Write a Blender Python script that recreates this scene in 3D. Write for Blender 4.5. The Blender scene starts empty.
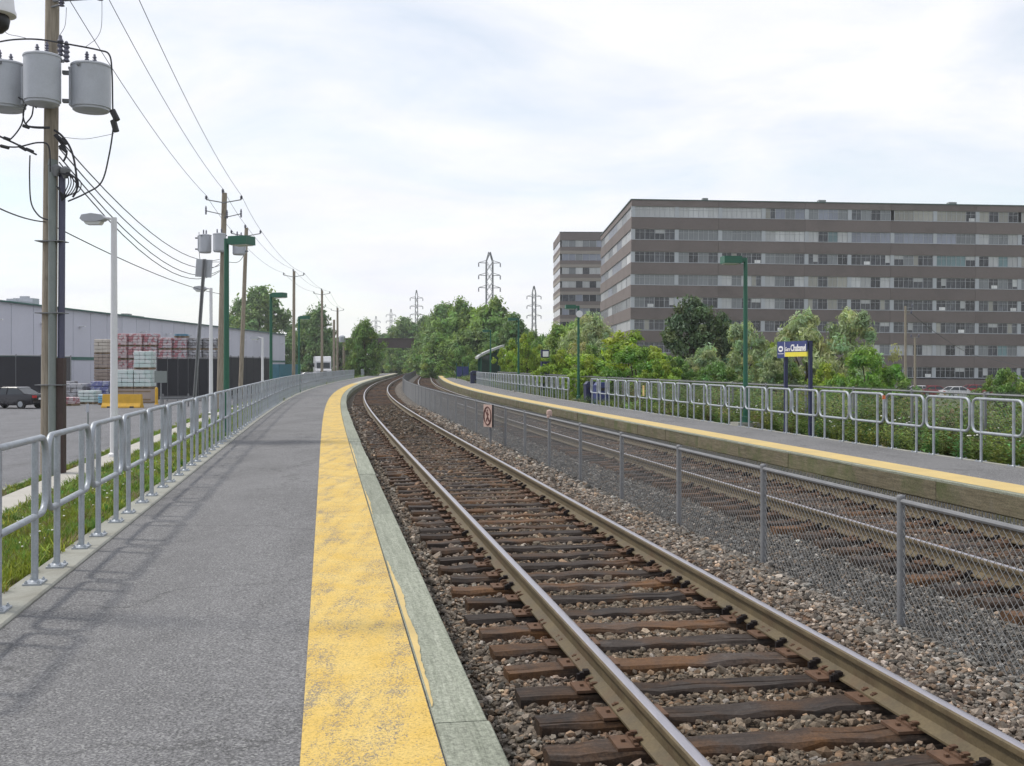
import bpy, bmesh, math, random
import numpy as np
from mathutils import Vector, Matrix, Euler
random.seed(7); RNG = np.random.default_rng(7)
R = math.radians
scene = bpy.context.scene
COL = scene.collection

# ------------------------------------------------------------------ camera, sky, sun, exposure
EYE = 1.6; F = 1070.0; HY = 365.5            # eye height above the platform, focal length (px), horizon row
cam_d = bpy.data.cameras.new('camera'); cam = bpy.data.objects.new('camera', cam_d); COL.objects.link(cam)
cam.location = (0, 0, EYE); cam.rotation_euler = (R(90), 0, 0)
cam_d.sensor_width = 36.0; cam_d.lens = 36.0*F/1024; cam_d.shift_y = -(383-HY)/1024
cam_d.clip_start = 0.05; cam_d.clip_end = 9000
scene.camera = cam
scene.render.resolution_x = 1024; scene.render.resolution_y = 766

SUN_DIR = Vector((-0.958*math.cos(R(55)), 0.287*math.cos(R(55)), math.sin(R(55)))).normalized()
world = bpy.data.worlds.new('World'); scene.world = world; world.use_nodes = True
wt = world.node_tree; wn = wt.nodes; wl = wt.links
bg = wn['Background']; bg.inputs['Strength'].default_value = 0.1
sky = wn.new('ShaderNodeTexSky'); sky.sky_type = 'NISHITA'; sky.sun_disc = False
sky.sun_elevation = R(55); sky.sun_rotation = math.atan2(SUN_DIR.x, SUN_DIR.y); sky.air_density = 1.0; sky.dust_density = 0.3
tc = wn.new('ShaderNodeTexCoord'); sep = wn.new('ShaderNodeSeparateXYZ'); wl.new(tc.outputs['Generated'], sep.inputs[0])
def wmath(op, a, b):
    n = wn.new('ShaderNodeMath'); n.operation = op
    for i, v in enumerate((a, b)):
        if isinstance(v, (int, float)): n.inputs[i].default_value = v
        else: wl.new(v, n.inputs[i])
    return n.outputs[0]
zz = wmath('ADD', wmath('MAXIMUM', sep.outputs[2], 0.0), 0.22)
comb = wn.new('ShaderNodeCombineXYZ')
wl.new(wmath('DIVIDE', sep.outputs[0], zz), comb.inputs[0]); wl.new(wmath('DIVIDE', sep.outputs[1], zz), comb.inputs[1])
n1 = wn.new('ShaderNodeTexNoise'); n1.inputs['Scale'].default_value = 1.3; n1.inputs['Detail'].default_value = 7; n1.inputs['Roughness'].default_value = 0.55; n1.inputs['Distortion'].default_value = 0.6
mp = wn.new('ShaderNodeMapping'); mp.inputs['Location'].default_value = (3.1, 1.7, 0.4); mp.inputs['Scale'].default_value = (1.0, 1.25, 1)
mp.inputs['Rotation'].default_value = (0, 0, R(12))
wl.new(comb.outputs[0], mp.inputs[0]); wl.new(mp.outputs[0], n1.inputs['Vector'])
cr = wn.new('ShaderNodeValToRGB'); cr.color_ramp.elements[0].position = 0.30; cr.color_ramp.elements[1].position = 0.60
cr.color_ramp.elements[0].color = (0.5,)*3+(1,); cr.color_ramp.elements[1].color = (1, 1, 1, 1)
wl.new(n1.outputs['Fac'], cr.inputs[0])
n2 = wn.new('ShaderNodeTexNoise'); n2.inputs['Scale'].default_value = 2.6; n2.inputs['Detail'].default_value = 9; n2.inputs['Roughness'].default_value = 0.6
wl.new(mp.outputs[0], n2.inputs['Vector'])
cr2 = wn.new('ShaderNodeValToRGB'); cr2.color_ramp.elements[0].position = 0.35; cr2.color_ramp.elements[1].position = 0.65
cr2.color_ramp.elements[0].color = (9.0, 9.2, 9.95, 1); cr2.color_ramp.elements[1].color = (9.9, 9.9, 10.25, 1)
wl.new(n2.outputs['Fac'], cr2.inputs[0])
blue = wn.new('ShaderNodeMix'); blue.data_type = 'RGBA'; blue.blend_type = 'MULTIPLY'; blue.inputs[0].default_value = 1.0
wl.new(sky.outputs[0], blue.inputs[6]); blue.inputs[7].default_value = (1.9, 1.75, 1.5, 1)
mx = wn.new('ShaderNodeMix'); mx.data_type = 'RGBA'
fade = wmath('SUBTRACT', 1.0, wmath('MULTIPLY', sep.outputs[2], 5.0))   # the cloud layer closes towards the horizon
wl.new(wmath('MINIMUM', wmath('MAXIMUM', cr.outputs[0], fade), 1.0), mx.inputs[0]); wl.new(blue.outputs[2], mx.inputs[6]); wl.new(cr2.outputs[0], mx.inputs[7])
wl.new(mx.outputs[2], bg.inputs[0])

sun_d = bpy.data.lights.new('sun', 'SUN'); sun_d.energy = 2.4; sun_d.angle = R(4.5); sun_d.color = (1.0, 0.95, 0.87)
sun = bpy.data.objects.new('sun', sun_d); COL.objects.link(sun)
sun.rotation_euler = SUN_DIR.to_track_quat('Z', 'Y').to_euler(); sun.location = (-40, 10, 60)
vs = scene.view_settings; vs.view_transform = 'Standard'; vs.look = 'None'; vs.exposure = 0.1; vs.gamma = 1.0; vs.use_curve_mapping = False

# ------------------------------------------------------------------ the railway's line: everything follows it
DS = 0.5; S0 = -16.0
_s = np.arange(S0, 900, DS)
_k = np.interp(_s, [0, 60, 150], [-0.000511634, 0.00142894, 0.0])
_th = np.cumsum(_k)*DS; _i0 = int(round(-S0/DS)); _th += -0.169017827-_th[_i0]
_x = np.cumsum(np.sin(_th))*DS; _y = np.cumsum(np.cos(_th))*DS; _x += 2.41375-_x[_i0]; _y -= _y[_i0]
def head(s): return float(np.interp(s, _s, _th))
def P(s, d, z=0.0):
    t = np.interp(s, _s, _th)
    return (float(np.interp(s, _s, _x)+d*np.cos(t)), float(np.interp(s, _s, _y)-d*np.sin(t)), z)
def PA(s, d):                                  # arrays
    t = np.interp(s, _s, _th)
    return np.interp(s, _s, _x)+d*np.cos(t), np.interp(s, _s, _y)-d*np.sin(t)
def s_at(Y, d):                                # arc length where the line at offset d reaches depth Y
    return float(np.interp(Y, _y-d*np.sin(_th), _s))
def pix(px, Z): return (px-512)/F*Z            # lateral position of a column at depth Z
def zat(py, Z): return EYE-(py-HY)/F*Z         # height of a row at depth Z
def d_at(X, Y):
    s = s_at(Y, 0)
    for _ in range(6):
        x, y, _z = P(s, 0); t = head(s)
        s += (X-x)*math.sin(t)+(Y-y)*math.cos(t)
    x, y, _z = P(s, 0); t = head(s)
    return (X-x)*math.cos(t)-(Y-y)*math.sin(t)
def ground_z(X, Y):
    d = d_at(X, Y)
    return float(np.interp(d, [-8.75, -8.2, -7.5, -4.6, 8.4, 9, 10, 14, 22, 40], [-0.95, -0.86, -0.8, -0.05, -0.03, -0.12, -0.22, -0.55, -1.25, -2.4]))

# ------------------------------------------------------------------ mesh helpers
class MB:
    def __init__(self): self.v = []; self.f = []; self.m = []
    def add(self, vs, fs, m=0):
        o = len(self.v); self.v += [tuple(p) for p in vs]
        for f in fs: self.f.append(tuple(i+o for i in f)); self.m.append(m)
        return self
    def box(self, cx, cy, cz, sx, sy, sz, rz=0.0, m=0, taper=1.0):
        c, s = math.cos(rz), math.sin(rz); vs = []
        for k, z in enumerate((-sz/2, sz/2)):
            t = taper if k else 1.0
            for x, y in ((-1, -1), (1, -1), (1, 1), (-1, 1)):
                x *= sx/2*t; y *= sy/2*t
                vs.append((cx+x*c-y*s, cy+x*s+y*c, cz+z))
        return self.add(vs, [(3, 2, 1, 0), (4, 5, 6, 7), (0, 1, 5, 4), (1, 2, 6, 5), (2, 3, 7, 6), (3, 0, 4, 7)], m)
    def tube(self, pts, r, n=8, closed=False, m=0, r1=None):
        pts = [Vector(p) for p in pts]; N = len(pts); rings = []
        rr = [r if r1 is None else r+(r1-r)*i/(N-1) for i in range(N)] if not isinstance(r, (list, tuple)) else r
        up = None
        for i, p in enumerate(pts):
            a = pts[(i-1) % N] if (closed or i > 0) else p
            b = pts[(i+1) % N] if (closed or i < N-1) else p
            t = (b-a).normalized()
            if up is None:
                ref = Vector((0, 0, 1)) if abs(t.z) < 0.9 else Vector((1, 0, 0))
                up = (ref-t*ref.dot(t)).normalized()
            else:
                up = (up-t*up.dot(t)).normalized()
            w = t.cross(up)
            rings.append([p+(up*math.cos(2*math.pi*j/n)+w*math.sin(2*math.pi*j/n))*rr[i] for j in range(n)])
        vs = [q for rg in rings for q in rg]; fs = []
        for i in range(N if closed else N-1):
            a = i*n; b = ((i+1) % N)*n
            for j in range(n):
                fs.append((a+j, b+j, b+(j+1) % n, a+(j+1) % n))
        if not closed:
            fs.append(tuple(range(n))); fs.append(tuple((N-1)*n+j for j in range(n-1, -1, -1)))
        return self.add(vs, fs, m)
    def lathe(self, prof, n=16, c=(0, 0, 0), m=0):
        vs = []; fs = []
        for r, z in prof:
            for j in range(n):
                a = 2*math.pi*j/n; vs.append((c[0]+r*math.cos(a), c[1]+r*math.sin(a), c[2]+z))
        for i in range(len(prof)-1):
            for j in range(n):
                fs.append((i*n+j, i*n+(j+1) % n, (i+1)*n+(j+1) % n, (i+1)*n+j))
        fs.append(tuple(range(n-1, -1, -1))); fs.append(tuple((len(prof)-1)*n+j for j in range(n)))
        return self.add(vs, fs, m)
    def prism(self, poly, a, b, axis='x', m=0):
        """poly of (p, q) extruded from a to b along axis: x -> (p,q)=(y,z); y -> (x,z); z -> (x,y)"""
        f = {'x': lambda t, p, q: (t, p, q), 'y': lambda t, p, q: (p, t, q), 'z': lambda t, p, q: (p, q, t)}[axis]
        n = len(poly)
        vs = [f(a, p, q) for p, q in poly]+[f(b, p, q) for p, q in poly]
        fs = [tuple(range(n-1, -1, -1)), tuple(range(n, 2*n))]+[(i, (i+1) % n, n+(i+1) % n, n+i) for i in range(n)]
        return self.add(vs, fs, m)
    def mesh(self, name, mats, smooth=True, angle=38):
        me = bpy.data.meshes.new(name); me.from_pydata(self.v, [], self.f)
        for mm in (mats if isinstance(mats, (list, tuple)) else [mats]): me.materials.append(mm)
        me.polygons.foreach_set('material_index', self.m)
        bm = bmesh.new(); bm.from_mesh(me); bmesh.ops.recalc_face_normals(bm, faces=bm.faces); bm.to_mesh(me); bm.free()
        if smooth:
            me.polygons.foreach_set('use_smooth', [True]*len(me.polygons)); me.set_sharp_from_angle(angle=R(angle))
        me.update(); return me
    def build(self, name, mats, parent=None, **kw):
        return obj(name, self.mesh(name, mats, **kw), parent)
def obj(name, me, parent=None, loc=None, rz=None):
    o = bpy.data.objects.new(name, me); COL.objects.link(o)
    if parent is not None: o.parent = parent
    if loc is not None: o.location = loc
    if rz is not None: o.rotation_euler = (0, 0, rz)
    return o
def tag(o, label, cat, group=None):
    o['label'] = label; o['category'] = cat
    if group: o['group'] = group
    return o
def thing(name, label, cat, loc=(0, 0, 0), rz=0.0, group=None):
    o = bpy.data.objects.new(name, None); COL.objects.link(o); o.empty_display_size = 0.2
    o.location = loc; o.rotation_euler = (0, 0, rz)
    return tag(o, label, cat, group)
def kind(o, k, label=None):
    o['kind'] = k
    if label: o['label'] = label
    return o
def fast_mesh(name, verts, faces4, mats, smooth=False):
    """numpy verts (N,3), quads or tris (M,k)"""
    me = bpy.data.meshes.new(name); k = faces4.shape[1]
    me.vertices.add(len(verts)); me.vertices.foreach_set('co', np.asarray(verts, np.float32).ravel())
    me.loops.add(faces4.size); me.loops.foreach_set('vertex_index', faces4.astype(np.int32).ravel())
    me.polygons.add(len(faces4)); me.polygons.foreach_set('loop_start', np.arange(len(faces4), dtype=np.int32)*k)
    me.polygons.foreach_set('use_smooth', np.full(len(faces4), smooth))
    me.update(calc_edges=True)
    for mm in (mats if isinstance(mats, (list, tuple)) else [mats]): me.materials.append(mm)
    return me
def sweep(name, prof, s0, s1, ds, mats, parent=None, midx=None, smooth=True, zfun=None, cap=True, flip=False):
    """an open profile of (d, z) carried along the railway's line"""
    n = max(2, int(round((s1-s0)/ds))+1); ss = np.linspace(s0, s1, n); m = len(prof)
    V = np.zeros((n, m, 3))
    for j, (d, z) in enumerate(prof):
        x, y = PA(ss, d); V[:, j, 0] = x; V[:, j, 1] = y; V[:, j, 2] = z if zfun is None else zfun(ss, d, z)
    idx = np.arange(n*m).reshape(n, m)
    f = np.stack([idx[:-1, :-1], idx[:-1, 1:], idx[1:, 1:], idx[1:, :-1]], -1)
    if flip: f = f[..., ::-1]
    f = f.reshape(-1, 4)
    me = fast_mesh(name, V.reshape(-1, 3), f, mats, smooth)
    if midx is not None: me.polygons.foreach_set('material_index', np.tile(np.array(midx, np.int32), n-1))
    if smooth: me.set_sharp_from_angle(angle=R(40))
    return obj(name, me, parent)
def solid_bar(prof, s0, s1, nseg, mb=None, m=0):
    """closed section of (d, z) carried along the line, with end caps"""
    mb = mb or MB(); ss = np.linspace(s0, s1, nseg+1); k = len(prof); vs = []; fs = []
    for s in ss:
        for d, z in prof: vs.append(P(float(s), d, z))
    for i in range(nseg):
        for j in range(k): fs.append((i*k+j, i*k+(j+1) % k, (i+1)*k+(j+1) % k, (i+1)*k+j))
    fs.append(tuple(range(k-1, -1, -1))); fs.append(tuple(nseg*k+j for j in range(k)))
    return mb.add(vs, fs, m)
def relocate(o, loc, rz=0.0):
    """give a mesh built in world coordinates its own origin and axes, so its material grain follows it"""
    m = Matrix.Translation(loc) @ Matrix.Rotation(rz, 4, 'Z'); o.data.transform(m.inverted()); o.location = loc; o.rotation_euler = (0, 0, rz)
    return o

# ------------------------------------------------------------------ materials
def newmat(name):
    m = bpy.data.materials.new(name); m.use_nodes = True
    nt = m.node_tree; return m, nt, nt.nodes['Principled BSDF']
def nd(nt, t, **kw):
    n = nt.nodes.new(t)
    for k, v in kw.items(): setattr(n, k, v)
    return n
def coords(nt, scale=(1, 1, 1), rot=(0, 0, 0), kind='Object'):
    t = nd(nt, 'ShaderNodeTexCoord'); m = nd(nt, 'ShaderNodeMapping')
    m.inputs['Scale'].default_value = scale; m.inputs['Rotation'].default_value = rot
    nt.links.new(t.outputs[kind], m.inputs[0]); return m.outputs[0]
def noise(nt, vec, scale, detail=4, rough=0.55, dist=0.0):
    n = nd(nt, 'ShaderNodeTexNoise'); n.inputs['Scale'].default_value = scale; n.inputs['Detail'].default_value = detail
    n.inputs['Roughness'].default_value = rough; n.inputs['Distortion'].default_value = dist
    if vec is not None: nt.links.new(vec, n.inputs['Vector'])
    return n.outputs['Fac']
def voro(nt, vec, scale, out='Color', feature='F1'):
    n = nd(nt, 'ShaderNodeTexVoronoi', feature=feature); n.inputs['Scale'].default_value = scale
    if vec is not None: nt.links.new(vec, n.inputs['Vector'])
    return n.outputs[out]
def ramp(nt, fac, stops, interp='LINEAR'):
    n = nd(nt, 'ShaderNodeValToRGB'); r = n.color_ramp; r.interpolation = interp
    while len(r.elements) < len(stops): r.elements.new(0.5)
    for e, (p, c) in zip(r.elements, stops):
        e.position = p; e.color = (c, c, c, 1) if isinstance(c, (int, float)) else (*c, 1)
    nt.links.new(fac, n.inputs[0]); return n.outputs[0]
def mixc(nt, fac, a, b, blend='MIX'):
    n = nd(nt, 'ShaderNodeMix', data_type='RGBA', blend_type=blend)
    for s, v in ((n.inputs[0], fac), (n.inputs[6], a), (n.inputs[7], b)):
        if isinstance(v, (int, float)): s.default_value = v if s == n.inputs[0] else (v, v, v, 1)
        elif isinstance(v, tuple): s.default_value = (*v, 1)
        else: nt.links.new(v, s)
    return n.outputs[2]
def mth(nt, op, a, b=0.0):
    n = nd(nt, 'ShaderNodeMath', operation=op)
    for s, v in ((n.inputs[0], a), (n.inputs[1], b)):
        if isinstance(v, (int, float)): s.default_value = v
        else: nt.links.new(v, s)
    return n.outputs[0]
def bump(nt, bsdf, h, strength=0.3, dist=0.01):
    n = nd(nt, 'ShaderNodeBump'); n.inputs['Strength'].default_value = strength; n.inputs['Distance'].default_value = dist
    nt.links.new(h, n.inputs['Height']); nt.links.new(n.outputs[0], bsdf.inputs['Normal'])
def pmat(name, base, rough=0.6, metal=0.0, var=0.15, ns=4.0, fine=40.0, bmp=0.0, bdist=0.01, dirt=0.0, dirtcol=(0.08, 0.06, 0.045), sc=(1, 1, 1), rnd=0.0, spec=0.5):
    """a plain surface with broad and fine uneven tone, optional grime and relief"""
    m, nt, b = newmat(name); v = coords(nt, sc)
    n1 = noise(nt, v, ns, 5); n2 = noise(nt, v, fine, 3)
    lo = tuple(c*(1-var) for c in base); hi = tuple(min(1, c*(1+var)) for c in base)
    c = ramp(nt, n1, [(0.3, lo), (0.7, hi)])
    c = mixc(nt, 0.35, c, ramp(nt, n2, [(0.3, tuple(x*(1-var*1.3) for x in base)), (0.7, tuple(min(1, x*(1+var*1.3)) for x in base))]))
    if dirt > 0:
        n3 = noise(nt, v, ns*0.7, 8, 0.65, 0.4); c = mixc(nt, ramp(nt, n3, [(0.5, 0.0), (0.72, dirt)]), c, dirtcol)
    if rnd > 0:
        oi = nd(nt, 'ShaderNodeObjectInfo'); c = mixc(nt, 1.0, c, ramp(nt, oi.outputs['Random'], [(0, 1-rnd), (1, 1+rnd)]), 'MULTIPLY')
    nt.links.new(c, b.inputs['Base Color']); b.inputs['Metallic'].default_value = metal; b.inputs['Specular IOR Level'].default_value = spec
    nt.links.new(ramp(nt, n1, [(0.3, max(0.02, rough-0.08)), (0.7, min(1, rough+0.08))]), b.inputs['Roughness'])
    if bmp > 0: bump(nt, b, n2, bmp, bdist)
    return m
MT = {}
HEAD0 = R(9.8)
# asphalt of the platforms: speckled aggregate, faint seams and patches
def asphalt(name, base, sp=85.0):
    m, nt, b = newmat(name); v = coords(nt)
    big = noise(nt, v, 0.55, 6, 0.6, 0.3); mid = noise(nt, v, 7, 4); fi = noise(nt, v, sp, 3, 0.7); vc = voro(nt, v, sp*1.1)
    c = ramp(nt, big, [(0.28, tuple(x*0.86 for x in base)), (0.72, tuple(x*1.12 for x in base))])
    c = mixc(nt, 0.5, c, ramp(nt, mid, [(0.3, tuple(x*0.85 for x in base)), (0.7, tuple(x*1.15 for x in base))]))
    c = mixc(nt, 0.85, c, ramp(nt, fi, [(0.32, 0.22), (0.5, 0.92), (0.70, 1.95)]), 'MULTIPLY')
    wob = nd(nt, 'ShaderNodeVectorMath', operation='ADD'); nz = nd(nt, 'ShaderNodeTexNoise'); nz.inputs['Scale'].default_value = 1.8; nz.inputs['Detail'].default_value = 5; nt.links.new(v, nz.inputs['Vector']); nt.links.new(v, wob.inputs[0]); nt.links.new(nz.outputs['Color'], wob.inputs[1])
    crk = voro(nt, wob.outputs[0], 0.33, 'Distance', 'DISTANCE_TO_EDGE'); c = mixc(nt, ramp(nt, crk, [(0.0, 0.45), (0.004, 0.3), (0.009, 0.0)]), c, (0.05, 0.05, 0.05))
    patch = noise(nt, coords(nt, (1.0, 0.35, 1), (0, 0, -HEAD0)), 1.1, 5, 0.6, 0.6); c = mixc(nt, 1.0, c, ramp(nt, patch, [(0.36, 0.84), (0.5, 1.0), (0.66, 1.08)]), 'MULTIPLY')
    g = nd(nt, 'ShaderNodeSeparateColor'); nt.links.new(vc, g.inputs[0])
    c = mixc(nt, ramp(nt, g.outputs[0], [(0.86, 0.0), (0.93, 0.55)]), c, (0.34, 0.34, 0.33))
    nt.links.new(c, b.inputs['Base Color']); b.inputs['Roughness'].default_value = 0.88; b.inputs['Specular IOR Level'].default_value = 0.3
    bump(nt, b, fi, 0.45, 0.006); return m
MT['asphalt'] = asphalt('asphalt', (0.160, 0.159, 0.162))
MT['road'] = asphalt('road_asphalt', (0.155, 0.155, 0.165), 40.0)
# yellow safety paint, worn through to the asphalt
def yellow_paint():
    m, nt, b = newmat('yellow_paint'); v = coords(nt, (1, 1, 1), (0, 0, -HEAD0)); vs_ = coords(nt, (2.6, 1.0, 1), (0, 0, -HEAD0))
    fi = noise(nt, v, 85, 3, 0.7); mid = noise(nt, v, 26, 5, 0.7); big = noise(nt, vs_, 1.1, 6, 0.62, 0.8); cross = noise(nt, coords(nt, (0.5, 4.0, 1), (0, 0, -HEAD0)), 2.6, 4, 0.6)
    mid2 = noise(nt, coords(nt, (1.6, 0.8, 1), (0, 0, -HEAD0)), 62, 3, 0.75); sp2 = noise(nt, v, 130, 2, 0.7); stre = noise(nt, coords(nt, (6.0, 0.5, 1), (0, 0, -HEAD0)), 1.6, 5, 0.6)
    w = mth(nt, 'ADD', mth(nt, 'ADD', mth(nt, 'MULTIPLY', big, 0.55), mth(nt, 'MULTIPLY', stre, 0.5)), mth(nt, 'ADD', mth(nt, 'MULTIPLY', mid2, 0.95), mth(nt, 'ADD', mth(nt, 'MULTIPLY', sp2, 0.6), mth(nt, 'MULTIPLY', cross, 0.2))))
    wear = ramp(nt, mth(nt, 'MULTIPLY', w, 0.36), [(0.517, 0.0), (0.565, 0.9)])
    yel = ramp(nt, noise(nt, v, 3.0, 4), [(0.3, (0.58, 0.385, 0.085)), (0.7, (0.64, 0.47, 0.16))])
    yel = mixc(nt, 0.8, yel, ramp(nt, fi, [(0.30, 0.35), (0.46, 0.97), (0.75, 1.25)]), 'MULTIPLY')
    asp = ramp(nt, fi, [(0.3, (0.10, 0.095, 0.10)), (0.7, (0.24, 0.225, 0.21))])
    nt.links.new(mixc(nt, wear, yel, asp), b.inputs['Base Color']); b.inputs['Roughness'].default_value = 0.75; b.inputs['Specular IOR Level'].default_value = 0.3
    bump(nt, b, fi, 0.4, 0.006); return m
MT['yellow'] = yellow_paint()
def plank(name, lo, hi, stain=None, rough=0.8, rnd=0.2, crack=1.0):
    """timber with its grain along local x"""
    m, nt, b = newmat(name); oi = nd(nt, 'ShaderNodeObjectInfo')
    t = nd(nt, 'ShaderNodeTexCoord'); add = nd(nt, 'ShaderNodeVectorMath', operation='ADD'); sc = nd(nt, 'ShaderNodeVectorMath', operation='SCALE')
    cmb = nd(nt, 'ShaderNodeCombineXYZ'); nt.links.new(oi.outputs['Random'], cmb.inputs[0]); nt.links.new(oi.outputs['Random'], cmb.inputs[1])
    nt.links.new(cmb.outputs[0], sc.inputs[0]); sc.inputs['Scale'].default_value = 37.0
    nt.links.new(t.outputs['Object'], add.inputs[0]); nt.links.new(sc.outputs[0], add.inputs[1])
    mp = nd(nt, 'ShaderNodeMapping'); mp.inputs['Scale'].default_value = (1.0, 16.0, 16.0); nt.links.new(add.outputs[0], mp.inputs[0])
    g = noise(nt, mp.outputs[0], 2.2, 6, 0.65, 0.25); g2 = noise(nt, mp.outputs[0], 9, 4, 0.7); pa = noise(nt, add.outputs[0], 1.7, 4, 0.6, 0.4)
    c = ramp(nt, g, [(0.3, lo), (0.7, hi)])
    sp_n = noise(nt, add.outputs[0], 55, 3, 0.75); dust = noise(nt, add.outputs[0], 7, 5, 0.7)
    if stain: c = mixc(nt, ramp(nt, dust, [(0.52, 0.0), (0.75, 0.5)]), c, tuple(0.5*a+0.075 for a in hi))
    if stain: c = mixc(nt, ramp(nt, mth(nt, 'ADD', pa, mth(nt, 'MULTIPLY', oi.outputs['Random'], 0.12)), [(0.50, 0.0), (0.72, 0.9)]), c, mixc(nt, g, tuple(x*0.6 for x in stain), stain))
    c = mixc(nt, 0.7, c, ramp(nt, sp_n, [(0.33, 0.5), (0.5, 1.0), (0.7, 1.5)]), 'MULTIPLY')
    c = mixc(nt, 0.7*crack, c, ramp(nt, g2, [(0.34, 0.35), (0.45, 1.0), (0.8, 1.2)]), 'MULTIPLY')
    c = mixc(nt, 1.0, c, ramp(nt, oi.outputs['Random'], [(0, 1-rnd), (1, 1+rnd)]), 'MULTIPLY')
    nt.links.new(c, b.inputs['Base Color']); b.inputs['Roughness'].default_value = rough; b.inputs['Specular IOR Level'].default_value = 0.3
    bump(nt, b, mixc(nt, 0.5, g, g2), 0.5, 0.006); return m
MT['edging'] = plank('treated_timber', (0.185, 0.20, 0.155), (0.31, 0.325, 0.265), None, 0.85, 0.1, 0.6)
MT['sleeper'] = plank('sleeper_timber', (0.020, 0.015, 0.013), (0.078, 0.058, 0.046), (0.145, 0.070, 0.027), 0.8, 0.35)
MT['oldwood'] = plank('old_platform_timber', (0.10, 0.085, 0.055), (0.21, 0.185, 0.125), (0.12, 0.135, 0.06), 0.9, 0.12, 0.6)
def polewood():
    m, nt, b = newmat('pole_wood'); v = coords(nt, (9, 9, 0.6)); v0 = coords(nt)
    g = noise(nt, v, 2.5, 6, 0.65, 0.2); k = noise(nt, coords(nt, (1.5, 1.5, 0.5)), 1.6, 4)
    c = ramp(nt, g, [(0.3, (0.18, 0.15, 0.11)), (0.7, (0.37, 0.32, 0.255))]); c = mixc(nt, ramp(nt, k, [(0.6, 0.0), (0.72, 0.8)]), c, (0.055, 0.035, 0.025))
    nt.links.new(c, b.inputs['Base Color']); b.inputs['Roughness'].default_value = 0.85; bump(nt, b, g, 0.5, 0.01); return m
MT['polewood'] = polewood()
MT['rail_side'] = pmat('rusty_rail', (0.112, 0.086, 0.046), 0.7, 0.0, 0.35, 6, 60, 0.3, 0.003, 0.6, (0.10, 0.055, 0.03))
MT['rail_head'] = pmat('polished_rail', (0.42, 0.40, 0.43), 0.36, 0.85, 0.12, 2, 50, sc=(30, 1, 30))
MT['plate'] = pmat('rusty_plate', (0.125, 0.070, 0.042), 0.8, 0.2, 0.3, 15, 90, 0.3, 0.003)
MT['anchor'] = pmat('dark_iron', (0.028, 0.022, 0.022), 0.6, 0.5, 0.3, 20, 80)
MT['galv'] = pmat('galvanised_steel', (0.37, 0.40, 0.435), 0.52, 0.45, 0.2, 7, 60, 0.05, 0.002, 0.5, (0.2, 0.2, 0.2))
MT['galv_dull'] = pmat('dull_galvanised', (0.22, 0.225, 0.235), 0.6, 0.3, 0.18, 5, 60)
MT['wire'] = pmat('fence_wire', (0.15, 0.152, 0.155), 0.6, 0.0, 0.15, 3, 20)
MT['concrete'] = pmat('concrete', (0.29, 0.29, 0.255), 0.88, 0, 0.18, 2.5, 55, 0.25, 0.004, 0.7, (0.16, 0.15, 0.12))
MT['sidewalk'] = pmat('sidewalk_concrete', (0.42, 0.40, 0.36), 0.88, 0, 0.12, 1.5, 40, 0.2, 0.004)
MT['soil'] = pmat('grassy_soil', (0.075, 0.10, 0.035), 0.95, 0, 0.35, 1.4, 12, 0.5, 0.03, 0.5, (0.10, 0.085, 0.05))
MT['green_paint'] = pmat('green_paint', (0.014, 0.105, 0.062), 0.42, 0, 0.14, 3, 30)
MT['navy'] = pmat('navy_paint', (0.030, 0.045, 0.17), 0.4, 0, 0.12, 3, 30)
MT['navy_dark'] = pmat('dark_navy_plastic', (0.02, 0.025, 0.075), 0.45, 0, 0.15, 3, 30)
MT['white_paint'] = pmat('white_paint', (0.72, 0.72, 0.74), 0.5, 0, 0.06, 2, 30, dirt=0.15, dirtcol=(0.4, 0.38, 0.36))
MT['grey_can'] = pmat('grey_enamel', (0.44, 0.46, 0.50), 0.42, 0, 0.08, 2.5, 30, dirt=0.2, dirtcol=(0.22, 0.2, 0.18))
MT['porcelain'] = pmat('grey_porcelain', (0.13, 0.13, 0.17), 0.3, 0, 0.1, 5, 30)
MT['cable'] = pmat('black_cable', (0.022, 0.022, 0.026), 0.6, 0, 0.2, 5, 30)
MT['wirecable'] = pmat('weathered_wire', (0.10, 0.10, 0.115), 0.6, 0.2, 0.15, 5, 30)
MT['brownguard'] = pmat('brown_guard', (0.06, 0.038, 0.033), 0.7, 0, 0.25, 5, 30)
MT['conduit'] = pmat('grey_conduit', (0.20, 0.225, 0.215), 0.55, 0, 0.12, 3, 30)
MT['bluepipe'] = pmat('blue_grey_conduit', (0.075, 0.075, 0.125), 0.5, 0, 0.15, 3, 30)
MT['black_screen'] = pmat('black_screen', (0.026, 0.026, 0.032), 0.85, 0, 0.35, 1.5, 60, 0.3, 0.01)
MT['black'] = pmat('black_plastic', (0.018, 0.018, 0.02), 0.5, 0, 0.2, 5, 30)
MT['ywarn'] = pmat('yellow_concrete_paint', (0.62, 0.36, 0.03), 0.7, 0, 0.14, 3, 40, 0.15, 0.005, 0.4, (0.3, 0.18, 0.05))
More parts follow.
